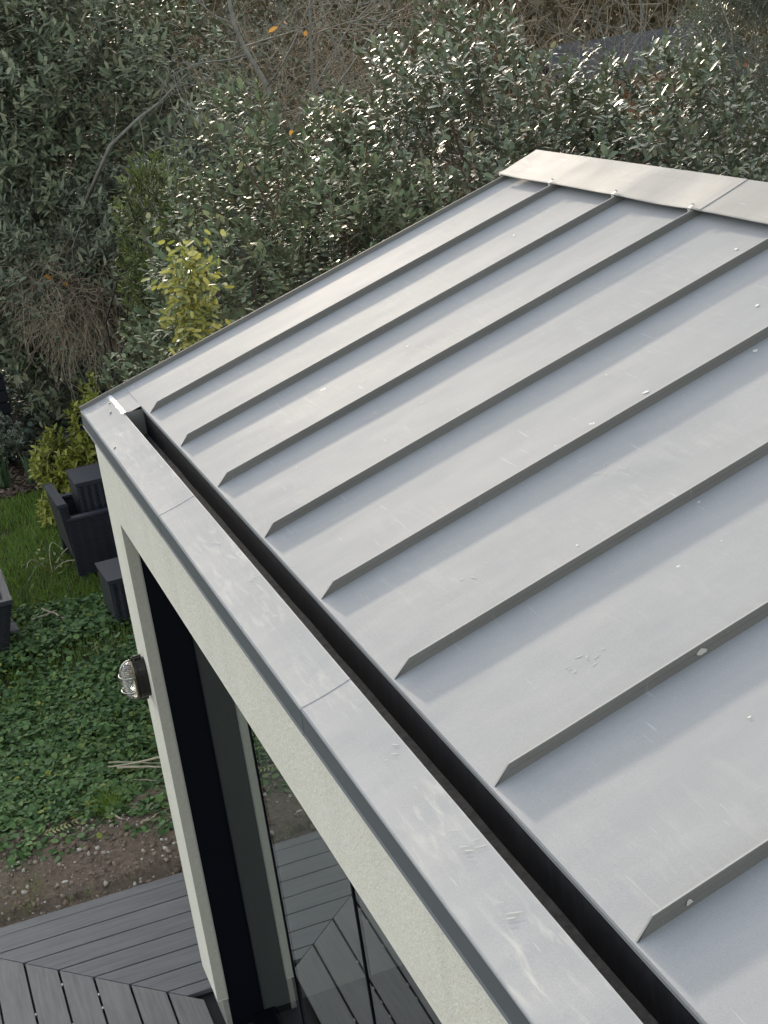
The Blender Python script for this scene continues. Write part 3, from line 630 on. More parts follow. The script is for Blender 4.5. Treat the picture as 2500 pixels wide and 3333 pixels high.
# ------------------------------------------------------------------ foliage engine (numpy)
def norm(a): return a / np.maximum(np.linalg.norm(a, axis=-1, keepdims=True), 1e-9)
OUT = {  # outline (u, v): base, left1, left2, tip, right2, right1 and midrib points 1/3, 2/3
    'oval': (0.25, 0.85, 0.70, 0.90, 0.33, 0.72), 'lance': (0.22, 0.80, 0.62, 0.78, 0.3, 0.68), 'round': (0.2, 0.95, 0.62, 1.0, 0.25, 0.62)}
def leaves(pos, dirv, nrm, length, width, shape='oval', curl=0.15, fold=0.18):
    """arrays of verts, quads/tris for N leaves; dirv = direction base->tip, nrm ~ upper side"""
    N = len(pos); d = norm(dirv); n = norm(nrm - d * np.sum(nrm * d, 1, keepdims=True)); s = np.cross(d, n)
    v1, w1, v2, w2, m1, m2 = OUT[shape]
    L = length[:, None]; Wd = width[:, None] * 0.5
    loc = [(0, 0, 0), (-w1, v1, 1), (-w2, v2, 1), (0, 1, 0), (w2, v2, 1), (w1, v1, 1), (0, m1, 0), (0, m2, 0)]
    V = np.empty((N, 8, 3), np.float32)
    cu = np.broadcast_to(np.asarray(curl, float).reshape(-1, 1), (N, 1))
    for k, (a, b, e) in enumerate(loc):
        V[:, k] = pos + d * (b * L) + s * (a * Wd) + n * (e * fold * Wd - cu * (b ** 2) * L)
    F = np.array([(0, 6, 1, -1), (1, 6, 7, 2), (2, 7, 3, -1), (0, 5, 6, -1), (5, 4, 7, 6), (4, 3, 7, -1)])
    UV = np.array([(a, b) for a, b, e in loc], np.float32)
    return V, F, UV
def leafmesh(name, sets, mats, parent=None):
    vs, starts, loops, uvs, mi = [], [], [], [], []; base = 0; ls = 0
    for k, (V, F, UV) in enumerate(sets):
        N = len(V); vs.append(V.reshape(-1, 3))
        for f in F:
            ids = [i for i in f if i >= 0]
            idx = (np.arange(N)[:, None] * V.shape[1] + np.array(ids)[None]) + base
            loops.append(idx.ravel()); uvs.append(np.tile(UV[ids], (N, 1)))
            starts.append(ls + np.arange(N) * len(ids)); ls += N * len(ids); mi.append(np.full(N, k))
        base += N * V.shape[1]
    vs = np.concatenate(vs).astype(np.float32); loops = np.concatenate(loops).astype(np.int32); starts = np.concatenate(starts).astype(np.int32)
    me = bpy.data.meshes.new(name); me.vertices.add(len(vs)); me.vertices.foreach_set('co', vs.ravel())
    me.loops.add(len(loops)); me.loops.foreach_set('vertex_index', loops)
    me.polygons.add(len(starts)); me.polygons.foreach_set('loop_start', starts)
    me.polygons.foreach_set('material_index', np.concatenate(mi).astype(np.int32))
    uvl = me.uv_layers.new(name='UVMap'); uvl.data.foreach_set('uv', np.concatenate(uvs).astype(np.float32).ravel())
    me.update(calc_edges=True); me.validate()
    return link(name, me, mats, parent)
def twigmesh(name, segs, m, parent=None):
    """segs: (N,8) p0 p1 r0 r1 -> three sided prisms"""
    a = np.asarray(segs, float); p0, p1, r0, r1 = a[:, :3], a[:, 3:6], a[:, 6:7], a[:, 7:8]
    d = norm(p1 - p0); ref = np.where(np.abs(d[:, 2:3]) > 0.9, np.array([[1., 0, 0]]), np.array([[0, 0, 1.]])); u = norm(np.cross(d, ref)); v = np.cross(d, u)
    V = np.empty((len(a), 6, 3), np.float32)
    for k in range(3):
        c, s = math.cos(k * 2.0944), math.sin(k * 2.0944); V[:, k] = p0 + (u * c + v * s) * r0; V[:, k + 3] = p1 + (u * c + v * s) * r1
    F = np.array([(0, 1, 4, 3), (1, 2, 5, 4), (2, 0, 3, 5)])
    return leafmesh(name, [(V, F, np.zeros((6, 2), np.float32))], m, parent)
def bend(p0, p1, r0, r1, n=6, wob=0.08, sag=0.0):
    p0 = np.array(p0, float); p1 = np.array(p1, float); L = np.linalg.norm(p1 - p0); out = []; prev = p0
    ph = rng.normal(size=(2, 3))
    for k in range(1, n + 1):
        t = k / n; q = p0 + (p1 - p0) * t + (ph[0] * math.sin(math.pi * t) + ph[1] * math.sin(2 * math.pi * t) * 0.6) * wob * L; q[2] -= sag * L * t * t if sag else 0
        out.append([*prev, *q, r0 + (r1 - r0) * (k - 1) / n, r0 + (r1 - r0) * t]); prev = q
    return out
def lump(dirs, seed, amp=0.22):
    return np.array([1 + amp * mnoise.noise((d[0] * 2.2 + seed, d[1] * 2.2, d[2] * 2.2)) + amp * 0.6 * mnoise.noise((d[0] * 5 + seed, d[1] * 5 + 9, d[2] * 5)) for d in dirs])
def shrub_points(c, r, n, seed, inner=0.35, zmin=ZG + 0.1, keep_back=0.4, amp=0.22, gap=-0.03):
    c = np.array(c); r = np.array(r); n = int(n * 1.75); d = norm(rng.normal(size=(int(n * 1.9), 3))); d = d[(c + d * r)[:, 2] > zmin - 0.2]
    tocam = norm(np.array(CAM_C) - c); vis = d @ tocam > -0.25
    d = d[vis | (d[:, 2] > 0.55) | (rng.random(len(d)) < keep_back)][:n]
    rr = 1 - inner * rng.random(len(d)) ** 1.6
    p = c + d * r * (lump(d, seed, amp) * rr)[:, None]
    cl = np.array([mnoise.noise((q[0] * 2.3 + seed, q[1] * 2.3, q[2] * 2.3)) + 0.5 * mnoise.noise((q[0] * 5, q[1] * 5 + seed, q[2] * 5)) for q in p])
    k = (p[:, 2] > zmin) & ((cl > gap) | (rng.random(len(p)) < 0.10)); return p[k], norm(d / r)[k]
def shrub(name, label, cat, blobs, m, leaf=(0.07, 0.032), shape='oval', per=11, twig=(0.16, 0.30), up=0.55, flat=0.35, upn=1.0, bark='bark_dark', stems=24, curl=0.15, group=None, base=None, keep_back=0.4, out_w=0.8, extra=None, spread=1.0, amp=0.22, droop=0.0, ang=1.0, gap=-0.03, inner=0.35):
    bx = np.array([b[0] for b in blobs]); base = base or (float(bx[:, 0].mean()), float(bx[:, 1].mean()), ZG)
    root = empty(name, base, label, cat, group); B = np.array(base)
    segs = []; Ps, Ds, Ns, Ls = [], [], [], []; allp = []
    for bi, (c, r, n) in enumerate(blobs):
        p, o = shrub_points(c, r, n, 3.7 * bi + len(label), keep_back=keep_back, amp=amp, gap=gap, inner=inner); allp.append(p)
        N = len(p); td = norm(o * out_w + np.array([0, 0, up]) + rng.normal(size=(N, 3)) * 0.45); tl = rng.uniform(*twig, size=(N, 1))
        p0 = p - td * tl * 0.6; p1 = p + td * tl * 0.4; p1[:, 2] -= droop * tl[:, 0]
        segs.append(np.hstack([p0, p1, np.full((N, 1), 0.0028), np.full((N, 1), 0.0012)]))
        for k in range(per):
            t = 0.12 + 0.88 * (k + 0.3 * rng.random((N, 1))) / per
            side = norm(np.cross(td, np.array([0.0, 0, 1.0]) + rng.normal(size=(N, 3)) * 0.15)); phi = (k * 2.4 + rng.random((N, 1)) * 0.9) if per > 1 else rng.random((N, 1)) * 6.28
            q = np.cross(td, side); rad_ = side * np.cos(phi) + q * np.sin(phi) * flat
            dv = norm(rad_ * ang + td * (0.45 + 0.5 * t) + rng.normal(size=(N, 3)) * 0.22)
            nn = norm(np.array([0, 0, upn]) + o * 0.30 + td * 0.25 + rng.normal(size=(N, 3)) * (0.30 * spread))
            Ps.append(p0 + (p1 - p0) * t); Ds.append(dv); Ns.append(nn); Ls.append(leaf[0] * rng.uniform(0.6, 1.2, N) * (1.05 - 0.35 * (t[:, 0] > 0.85)))
    Ps, Ds, Ns, Ls = map(np.concatenate, (Ps, Ds, Ns, Ls)); Wd = Ls * (leaf[1] / leaf[0]) * rng.uniform(0.85, 1.2, len(Ls))
    cu = rng.normal(curl, 0.12, len(Ls))
    f = leafmesh('foliage', [leaves(Ps - B, Ds, Ns, Ls, Wd, shape, cu)], m, root)
    sg = np.concatenate(segs); ap = np.concatenate(allp); st = []
    for k in range(stems):
        e = ap[rng.integers(len(ap))]; b0 = np.array([base[0] + rng.normal() * 0.18, base[1] + rng.normal() * 0.18, ZG - 0.03])
        st += bend(b0, e, 0.020 + 0.012 * rng.random(), 0.004, 7, 0.07)
        for _ in range(5):
            q = st[-rng.integers(1, 5)]; e2 = ap[np.argsort(np.linalg.norm(ap - np.array(q[3:6]), axis=1))[rng.integers(3, 60) % len(ap)]]; st += bend(q[3:6], e2, 0.007, 0.0025, 4, 0.06)
    sg = np.vstack([sg] + ([np.array(st)] if st else [])); sg[:, :3] -= B; sg[:, 3:6] -= B
    twigmesh('stems', sg, M[bark], root)
    return root, ap

# ---- hedge beside the building
EL = dict(m=M['elaeagnus'], leaf=(0.070, 0.032), per=13, bark='twig_red', flat=0.30, upn=1.25, cat='shrub', group='broad leaved hedge shrubs beyond the roof')
hedgeA, pA = shrub('hedge_shrub', 'leafy hedge shrub with a yellow variegated patch beside the roof edge', blobs=[((-3.05, 1.85, -1.25), (2.05, 1.25, 2.02), 2300), ((-1.75, 0.95, -1.0), (0.65, 0.5, 1.15), 480)], **{**EL, 'm': M['elaeagnus_soft']})
hedgeB, pB = shrub('hedge_shrub', 'tallest hedge shrub with glinting pale leaf tops, behind the middle of the verge', blobs=[((-3.6, 3.15, -1.2), (2.45, 1.2, 2.35), 2600)], **EL)
hedgeC, pC = shrub('hedge_shrub', 'hedge shrub with glinting leaves right behind the ridge flashing', blobs=[((-3.5, 4.40, -1.35), (2.25, 1.15, 1.98), 2400), ((-3.6, 5.4, -1.85), (1.8, 0.9, 1.75), 800)], **EL)
def add_leaves(parent, name, pos, m, L, W_, shape='oval', nrm=(0, 0, 1), spread=0.8, down=0.0, curl=0.2):
    N = len(pos); pos = np.asarray(pos, float) - np.array(parent.location if parent else (0, 0, 0))
    d = rng.normal(size=(N, 3)); d[:, 2] = d[:, 2] * 0.5 - down; n = np.array(nrm) + rng.normal(size=(N, 3)) * spread
    return leafmesh(name, [leaves(pos, d, n, L * rng.uniform(0.75, 1.2, N), W_ * rng.uniform(0.8, 1.2, N), shape, curl)], m, parent)
pv = []
for (cx, cy, cz, sx, sy, sz, n) in ((-1.32, 0.78, 0.22, 0.06, 0.058, 0.07, 230), (-1.23, 0.745, 0.09, 0.05, 0.055, 0.08, 230), (-1.16, 0.69, -0.05, 0.04, 0.035, 0.07, 110), (-1.4, 0.90, 0.25, 0.06, 0.06, 0.08, 40), (-1.28, 0.80, 0.02, 0.05, 0.05, 0.06, 30)):
    pv.append(np.array([cx, cy, cz]) + rng.normal(size=(n, 3)) * np.array([sx, sy, sz]))
o = add_leaves(hedgeA, 'variegated_foliage', np.concatenate(pv), M['variegated'], 0.052, 0.025, nrm=(0.8, -0.3, 0.5), spread=0.5, down=0.5, curl=0.1); o['label'] = 'patch of yellow leaves with green margins'
# tall red-brown shoots above the hedge top
for hs, pp, n in ((hedgeB, pB, 40), (hedgeC, pC, 14), (hedgeA, pA, 14)):
    top = pp[pp[:, 2] > np.quantile(pp[:, 2], 0.72)]; sg = []; lp = []
    for k in range(n):
        b0 = top[rng.integers(len(top))]; e = b0 + np.array([rng.normal() * 0.12, rng.normal() * 0.12, rng.uniform(0.18, 0.5)]); sg += bend(b0 - np.array([0, 0, 0.2]), e, 0.0035, 0.0015, 5, 0.04)
        for t in np.linspace(0.15, 1, 9): lp.append(b0 + (e - b0) * t + rng.normal(size=3) * 0.012)
    sg = np.array(sg); B = np.array(hs.location); sg[:, :3] -= B; sg[:, 3:6] -= B; twigmesh('crown', sg, M['twig_red'], hs); add_leaves(hs, 'shoot_foliage', lp, M['elaeagnus'], 0.055, 0.022, spread=0.35)

# ---- shrubs and trees further back
shrub('laurel_shrub', 'big dark green shrub filling the far left corner of the garden', 'shrub', [((-11.2, 1.95, -0.45), (1.7, 1.75, 2.65), 4200), ((-11.6, 0.8, -0.1), (1.4, 1.1, 2.2), 1900)], M['laurel'], leaf=(0.125, 0.044), shape='lance', per=9, gap=0.07, inner=0.55, twig=(0.2, 0.4), flat=0.8, spread=1.0, upn=1.0, bark='bark_grey', stems=34, amp=0.3)
shrub('leafy_shrub', 'loose grey green shrub hanging low in front of the big dark shrub', 'shrub', [((-10.0, 1.25, -0.75), (1.0, 0.85, 0.75), 650), ((-9.4, 1.9, -0.75), (0.9, 0.7, 0.8), 450)], M['greygreen'], leaf=(0.10, 0.035), shape='lance', per=9, twig=(0.2, 0.42), flat=0.9, spread=1.1, upn=1.0, bark='bark_grey', stems=26, base=(-10.2, 1.7, ZG), droop=0.25, gap=0.04, inner=0.5)
shrub('leafy_shrub', 'grey green shrub with arching shoots between the hedge and the bare tree', 'shrub', [((-8.3, 2.75, -0.75), (1.2, 0.95, 1.35), 1000), ((-7.2, 2.1, -0.9), (0.9, 0.6, 1.1), 450)], M['greygreen'], leaf=(0.095, 0.034), shape='lance', per=9, gap=0.04, inner=0.5, twig=(0.2, 0.45), flat=0.9, spread=1.1, upn=1.0, bark='bark_grey', stems=26)
shrub('young_shrub', 'yellowish green shrub with upright young leaf tips', 'shrub', [((-5.2, 1.42, -0.55), (0.55, 0.36, 1.0), 420)], M['shoots'], leaf=(0.062, 0.021), shape='lance', per=10, twig=(0.16, 0.3), up=1.2, flat=1.0, spread=1.5, upn=0.8, ang=0.6, bark='bark_dark', stems=14)
shrub('thicket_shrub', 'thin twiggy shrub with a few leaves behind the bare tree', 'shrub', [((-12.3, 4.6, -0.6), (1.6, 1.5, 2.0), 900)], M['greygreen'], leaf=(0.075, 0.028), shape='lance', per=6, twig=(0.3, 0.6), flat=1.0, spread=1.8, bark='bark_grey', stems=46)
shrub('olive_tree', 'tall narrow leaved olive tree at the right edge', 'tree', [((-5.5, 6.62, -0.4), (0.9, 0.62, 2.0), 3000), ((-5.0, 6.5, -1.3), (0.9, 0.75, 1.5), 1600)], M['olive'], leaf=(0.062, 0.0105), shape='lance', per=14, twig=(0.2, 0.36), up=0.75, flat=1.0, spread=1.8, upn=0.5, ang=0.7, bark='bark_grey', stems=18)
shrub('golden_shrub', 'bright yellow green shrub behind the wicker armchair', 'shrub', [((-7.9, 0.62, -2.42), (0.32, 0.30, 0.30), 190), ((-8.1, 0.98, -2.25), (0.30, 0.26, 0.32), 170), ((-8.6, 1.12, -2.05), (0.25, 0.22, 0.25), 80), ((-7.35, 0.42, -2.68), (0.18, 0.14, 0.14), 40)], M['choisya'], leaf=(0.075, 0.030), shape='lance', per=9, twig=(0.08, 0.16), up=0.9, flat=1.0, spread=1.2, ang=0.9, bark='bark_dark', stems=34, keep_back=1.0)
shrub('cream_shrub', 'low shrub with cream edged leaves at the left edge of the lawn', 'shrub', [((-9.75, 0.16, -2.50), (0.30, 0.28, 0.24), 260)], M['euonymus'], leaf=(0.040, 0.024), shape='round', per=9, twig=(0.07, 0.14), up=0.8, flat=1.0, spread=1.2, bark='bark_dark', stems=34, keep_back=1.0)

# ---- bare tree, twig tangles
def bare_tree(name, label, base, specs, bark):
    root = empty(name, base, label, 'tree'); B = np.array(base)
    mb = MB()
    for pts, r0, r1 in specs['trunk']:
        n = len(pts); mb.tube([np.array(p) - B for p in pts], [r0 + (r1 - r0) * k / (n - 1) for k in range(n)], 8)
    mb.build('trunk', M[bark], root, smooth=True)
    sg = []
    for p0, p1, r0, k in specs['limbs']:
        s0 = bend(p0, p1, r0, 0.004, 8, 0.04); sg += s0
        for _ in range(k):
            q = np.array(s0[rng.integers(2, 8)][3:6]); d = norm(np.array(p1) - np.array(p0)) + rng.normal(size=3) * 0.6; e = q + norm(d) * rng.uniform(0.3, 0.8); s1 = bend(q, e, 0.006, 0.002, 5, 0.06); sg += s1
            for _ in range(3): q2 = np.array(s1[rng.integers(1, 5)][3:6]); sg += bend(q2, q2 + norm(d + rng.normal(size=3) * 0.7) * rng.uniform(0.15, 0.4), 0.003, 0.0012, 3, 0.06)
    sg = np.array(sg); sg[:, :3] -= B; sg[:, 3:6] -= B; twigmesh('crown', sg, M[bark], root)
    return root
tree = bare_tree('bare_tree', 'bare grey branched tree rising between the dark shrub and the hedge', (-8.3, 3.45, ZG), dict(
    trunk=[([(-8.3, 3.45, ZG - 0.05), (-8.2, 3.3, -1.2), (-8.1, 3.17, 0.2), (-8.0, 3.12, 0.62), (-8.0, 2.96, 0.98), (-8.0, 2.90, 1.2), (-8.0, 2.88, 1.9)], 0.034, 0.014), ([(-8.15, 3.24, -0.4), (-7.9, 3.5, 0.4), (-7.8, 3.55, 1.1), (-7.7, 3.62, 1.9)], 0.02, 0.009)],
    limbs=[((-8.0, 2.93, 0.98), (-7.8, 3.75, 1.18), 0.012, 6), ((-8.0, 2.95, 0.92), (-7.6, 2.2, 0.86), 0.012, 4), ((-7.9, 3.45, 0.3), (-7.4, 4.3, 1.25), 0.013, 6), ((-8.0, 3.1, 0.6), (-7.6, 3.75, 1.7), 0.012, 6), ((-7.9, 3.5, 0.5), (-8.4, 4.4, 1.5), 0.010, 6), ((-8.0, 2.9, 1.2), (-8.4, 2.4, 1.8), 0.010, 5), ((-7.8, 3.55, 1.0), (-7.5, 4.2, 1.1), 0.008, 5)]), 'bark_grey')
br = empty('leaning_branch', (-8.2, 1.45, 0.05), 'pale bare branch leaning across the dark shrub', 'branch'); B = np.array(br.location)
mb = MB(); mb.tube([np.array(p) - B for p in ((-8.35, 1.35, -0.15), (-8.1, 1.62, 0.32), (-8.0, 1.90, 0.52), (-8.0, 2.10, 0.62), (-8.0, 2.40, 0.83))], [0.019, 0.017, 0.014, 0.010, 0.005], 6); mb.build('branch_wood', M['bark_grey'], br, smooth=True)
sg = []
for a, b2 in (((-8.1, 1.62, 0.32), (-8.0, 1.75, 0.78)), ((-8.0, 1.90, 0.52), (-7.9, 1.88, 0.2)), ((-8.0, 2.1, 0.62), (-7.9, 2.25, 0.95)), ((-8.0, 2.3, 0.78), (-7.9, 2.5, 0.72))): sg += bend(a, b2, 0.006, 0.002, 5, 0.05)
sg = np.array(sg); sg[:, :3] -= B; sg[:, 3:6] -= B; twigmesh('crown', sg, M['bark_grey'], br)

def orange(parent, pts, L, W_):
    for q in pts: add_leaves(parent, 'dead_leaf', [q], M['orange'], L, W_, nrm=(1, 0, 0.2), spread=0.3, down=0.6)
def tangle(name, label, cat, c, r, n, L, m, rad_=0.004, droop=0.6, leafm=None, nl=0, leaf=(0.06, 0.025), outx=(0, 0, 0)):
    root = empty(name, (c[0], c[1], ZG), label, cat); B = np.array(root.location); sg = []; lp = []
    c = np.array(c); r = np.array(r)
    for k in range(n):
        d = norm(rng.normal(size=3)); p = c + d * r * rng.random() ** 0.4; dd = norm(rng.normal(size=3) + np.array(outx) + d * 0.4); q = p + dd * rng.uniform(*L); s0 = bend(p, q, rad_ * rng.uniform(0.7, 1.4), rad_ * 0.4, 6, 0.10, droop * rng.random()); sg += s0
        for _ in range(2): a = np.array(s0[rng.integers(1, 6)][3:6]); sg += bend(a, a + norm(dd + rng.normal(size=3) * 0.8) * rng.uniform(0.08, 0.3), rad_ * 0.6, rad_ * 0.3, 3, 0.08, droop * 0.5)
        if leafm and rng.random() < nl: lp += [np.array(s0[j][3:6]) for j in range(6)]
    sg = np.array(sg); sg[:, :3] -= B; sg[:, 3:6] -= B; twigmesh('stems', sg, m, root)
    if lp: add_leaves(root, 'foliage', lp, leafm, *leaf, spread=1.0)
    return root
tg = tangle('dead_climber', 'tangle of dry brown climber stems hanging under the dark shrub', 'climber', (-9.5, 1.22, -1.12), (0.75, 0.50, 0.42), 620, (0.25, 0.6), M['twig'], 0.005, 0.75, M['greygreen'], 0.16)
sg = bend((-9.2, 0.98, -1.0), (-9.0, 1.20, -1.95), 0.006, 0.003, 9, 0.03) + bend((-9.0, 1.20, -1.95), (-9.0, 1.17, -2.08), 0.003, 0.002, 3, 0.03); sg = np.array(sg); B = np.array(tg.location); sg[:, :3] -= B; sg[:, 3:6] -= B; twigmesh('hanging_stem', sg, M['straw'], tg)
orange(tg, [(-9.1, 0.92, -0.86), (-9.1, 1.12, -0.96)], 0.09, 0.045)
orange(tree, [(-7.7, 3.30, 1.13), (-7.7, 3.22, 1.12), (-7.7, 3.44, 1.02)], 0.085, 0.045)
orange(hedgeA, [(-4.4, 2.60, 0.62), (-4.4, 2.63, 0.62), (-4.5, 2.30, 0.52)], 0.06, 0.035)
tangle('bare_bush', 'leafless bush of thin grey branches in front of the felt roofed shed', 'bush', (-10.0, 7.9, -0.8), (1.4, 1.5, 1.2), 560, (0.5, 1.4), M['bark_grey'], 0.006, 0.1, outx=(0, 0, 0.5))
tangle('bare_bush', 'leafless brown bush behind the hedge top', 'bush', (-9.5, 5.4, -0.4), (1.5, 1.5, 1.4), 520, (0.4, 1.1), M['twig'], 0.0045, 0.1, M['brownleaf'], 0.25, outx=(0, 0, 0.6))

tangle('bare_bush', 'leafless twiggy bush tangled round the bare grey tree', 'bush', (-9.2, 3.6, 0.1), (0.9, 1.2, 0.9), 420, (0.3, 0.9), M['twig'], 0.0038, 0.1, M['greygreen'], 0.12, outx=(0, 0, 0.5))
# ---- shed behind, and the brown scrub closing the view
SH = empty('garden_shed', (-13.6, 9.65, ZG), 'low wooden shed with a dark felt roof beyond the hedge', 'shed')
mb = MB(); mb.box(-0.9, 0.9, -1.15, 1.15, 0, 2.4); mb.build('wall', M['shed_wood'], SH)
mb = MB(); rows = []
for i in range(13):
    y = -1.35 + 2.7 * i / 12; rows.append([(1.15, y, 2.60 + 0.03 * mnoise.noise((y * 2, 0, 0))), (0.6, y, 2.80 + 0.04 * mnoise.noise((y * 2, 3, 0))), (0.0, y, 3.02 + 0.03 * mnoise.noise((y * 2, 6, 0))), (-1.1, y, 2.6)])
mb.strip(rows); o = mb.build('roof', M['felt'], SH); md = o.modifiers.new('s', 'SOLIDIFY'); md.thickness = 0.05
mb = MB(); mb.box(1.13, 1.16, -1.37, 1.37, 2.42, 2.545); mb.build('fascia', M['shed_wood'], SH)
N = 70000; p = np.stack([rng.uniform(-20, -15.5, N), rng.uniform(-3, 22, N), np.zeros(N)], 1); p[:, 2] = ZG + rng.random(N) * (5.9 + 0.35 * np.sin(p[:, 1] * 1.1) + 0.4 * np.sin(p[:, 1] * 2.7 + 1))
L = rng.uniform(0.09, 0.20, N); sc = leafmesh('scrub', [leaves(p, rng.normal(size=(N, 3)), rng.normal(size=(N, 3)) + np.array([0.5, 0, 0.6]), L, L * 0.5, 'oval', 0.2)], M['brownleaf'])
tag(sc, 'far brown winter scrub closing the view', 'scrub', kind='stuff')
p = np.stack([rng.uniform(-18.5, -15, 5000), rng.uniform(-3, 22, 5000), rng.uniform(ZG, 1.0, 5000)], 1); q = p + norm(rng.normal(size=(5000, 3)) + np.array([0, 0, 0.8])) * rng.uniform(0.5, 1.6, (5000, 1))
o = twigmesh('scrub_twigs', np.hstack([p, q, np.full((5000, 1), 0.010), np.full((5000, 1), 0.004)]), M['twig'], sc)

# ------------------------------------------------------------------ low plants
def patchnoise(x, y, f, s): return np.array([mnoise.noise((a * f, b2 * f, s)) for a, b2 in zip(x, y)])
def ground_z(x, y): return np.array([gz(a, b2) for a, b2 in zip(x, y)])
# ivy carpet
N = 66000; x = rng.uniform(-5.9, -1.1, N); y = rng.uniform(-2.4, 0.75, N); pn = patchnoise(x, y, 1.3, 4.4) + 0.5 * patchnoise(x, y, 4, 1)
edge = -1.63 + np.maximum(0, -0.42 - y) * 0.9 - 0.16 * patchnoise(x, y, 3, 8) - 0.15 * np.exp(-((y + 0.2) / 0.16) ** 2)
band = np.abs(x + 4.25 + 0.35 * y) < 0.22 + 0.10 * pn
k = (x < edge - 0.02) & (x > -5.35 + 0.3 * patchnoise(x, y, 2, 2)) & (~band | (rng.random(N) < 0.12)) & (pn > -0.62) & ~((x < -4.45) & (y < -0.42)) 
k |= (x > edge) & (x < edge + 0.12 + 0.5 * (y < -0.3)) & (pn > -0.05) & (x < -1.08) & (rng.random(N) < 0.5)
x, y, pn = x[k], y[k], pn[k]; n = len(x); mound = 0.05 + 0.05 * np.clip(pn + 0.6, 0, 1.2) + 0.03 * patchnoise(x, y, 7, 3)
z = ground_z(x, y) + np.maximum(0.015, mound * (0.35 + 0.65 * rng.random(n)))
L = rng.uniform(0.022, 0.048, n); pos = np.stack([x, y, z], 1)
o = leafmesh('ground_ivy', [leaves(pos, rng.normal(size=(n, 3)) * np.array([1, 1, 0.3]), np.array([0, 0, 1]) + rng.normal(size=(n, 3)) * 0.38, L, L * 1.05, 'round', 0.12, 0.1)], M['ivy']); tag(o, 'carpet of dark green ground ivy between the lawn and the bare soil', 'ground cover', kind='stuff')
# dark ivy under the far shrubs
N = 9000; x = rng.uniform(-15.5, -8.6, N); y = rng.uniform(-0.8, 2.6, N); pn = patchnoise(x, y, 0.9, 7); k = (pn > -0.35) & (y > 0.25 + 0.35 * np.sin(x * 1.5) + (x + 9.5 > 0) * 0.5); x, y = x[k], y[k]; n = len(x)
z = ground_z(x, y) + 0.02 + 0.16 * rng.random(n); L = rng.uniform(0.04, 0.075, n)
o = leafmesh('dark_ivy', [leaves(np.stack([x, y, z], 1), rng.normal(size=(n, 3)) * np.array([1, 1, 0.3]), np.array([0, 0, 1]) + rng.normal(size=(n, 3)) * 0.45, L, L * 0.9, 'round', 0.12)], M['darkivy']); tag(o, 'dark ivy covering the shaded ground under the far shrubs', 'ground cover', kind='stuff')
# leaf litter and broken twigs
N = 2600; x = rng.uniform(-11.2, -8.6, N); y = rng.uniform(-0.3, 1.1, N); z = ground_z(x, y) + 0.03 * rng.random(N) + 0.01; L = rng.uniform(0.05, 0.11, N)
o = leafmesh('leaf_litter', [leaves(np.stack([x, y, z], 1), rng.normal(size=(N, 3)) * np.array([1, 1, 0.15]), np.array([0, 0, 1]) + rng.normal(size=(N, 3)) * 0.4, L, L * 0.4, 'lance', 0.3)], M['litter']); tag(o, 'brown dead leaves littering the bed at the end of the lawn', 'leaf litter', kind='stuff')
# lawn
def blades(x, y, h0, h1, wd, lean=0.5):
    n = len(x); b0 = np.stack([x, y, ground_z(x, y)], 1); h = rng.uniform(h0, h1, n); a = rng.uniform(0, 6.283, n); s = np.stack([np.cos(a), np.sin(a), np.zeros(n)], 1); ln = rng.normal(size=(n, 2)) * lean
    tip = b0 + np.stack([ln[:, 0] * h, ln[:, 1] * h, h], 1); mid = b0 + np.stack([ln[:, 0] * h * 0.3, ln[:, 1] * h * 0.3, h * 0.6], 1)
    V = np.stack([b0 - s * wd, b0 + s * wd, mid + s * wd * 0.7, mid - s * wd * 0.7, tip], 1).astype(np.float32)
    return V, np.array([(0, 1, 2, 3), (3, 2, 4, -1)]), np.array([(-1, 0), (1, 0), (1, .6), (-1, .6), (0, 1)], np.float32)
N = 95000; x = rng.uniform(-9.2, -1.05, N); y = rng.uniform(-2.6, 0.75, N)
far = (x < -8.5 - 0.3 * patchnoise(x, y, 2, 6)); k = ~far & (x < -1.74 + np.maximum(0, -0.40 - y) * 1.6 + 0.1 * patchnoise(x, y, 4, 30)) & ((x < -4.9) | (y < -0.52) | (rng.random(N) < 0.45)) & (patchnoise(x, y, 2.2, 12) > -0.5)
x, y = x[k], y[k]
x = np.concatenate([x, rng.uniform(-1.8, -1.12, 5200), rng.uniform(-1.85, -1.1, 900)]); y = np.concatenate([y, -0.58 - 0.9 * rng.random(5200) ** 1.3, rng.uniform(-0.6, 0.6, 900)])
k = (x < -1.06) & ((x < -1.86) | (y < -0.6) | (patchnoise(x, y, 5, 40) > 0.12)); x, y = x[k], y[k]
ex = rng.uniform(-10, 6, 90000); ey = -1.2 - 5 * rng.random(90000) ** 1.2; ke = ((ey < -2.35) | (ex > -0.9)) & (patchnoise(ex, ey, 1.5, 21) > -0.55); x = np.concatenate([x, ex[ke]]); y = np.concatenate([y, ey[ke]])
o = leafmesh('lawn_grass', [blades(x, y, 0.04, 0.10, 0.0028, 0.55)], M['grass']); tag(o, 'shaded lawn of soft green grass', 'grass', kind='stuff')
def tuft(name, label, cat, c, n, h0, h1, wd, m, sp=0.05, lean=0.45, group=None):
    root = empty(name, (c[0], c[1], ZG), label, cat, group); V, F, U = blades(np.full(n, c[0]) + rng.normal(size=n) * sp, np.full(n, c[1]) + rng.normal(size=n) * sp, h0, h1, wd, lean); V = V - np.array(root.location, np.float32)
    leafmesh('blades', [(V, F, U)], m, root); return root
tuft('grass_tuft', 'bright green tuft of grass at the edge of the bare soil', 'grass tuft', (-1.93, -0.08), 420, 0.07, 0.17, 0.0025, M['grass'], 0.06, 0.55)
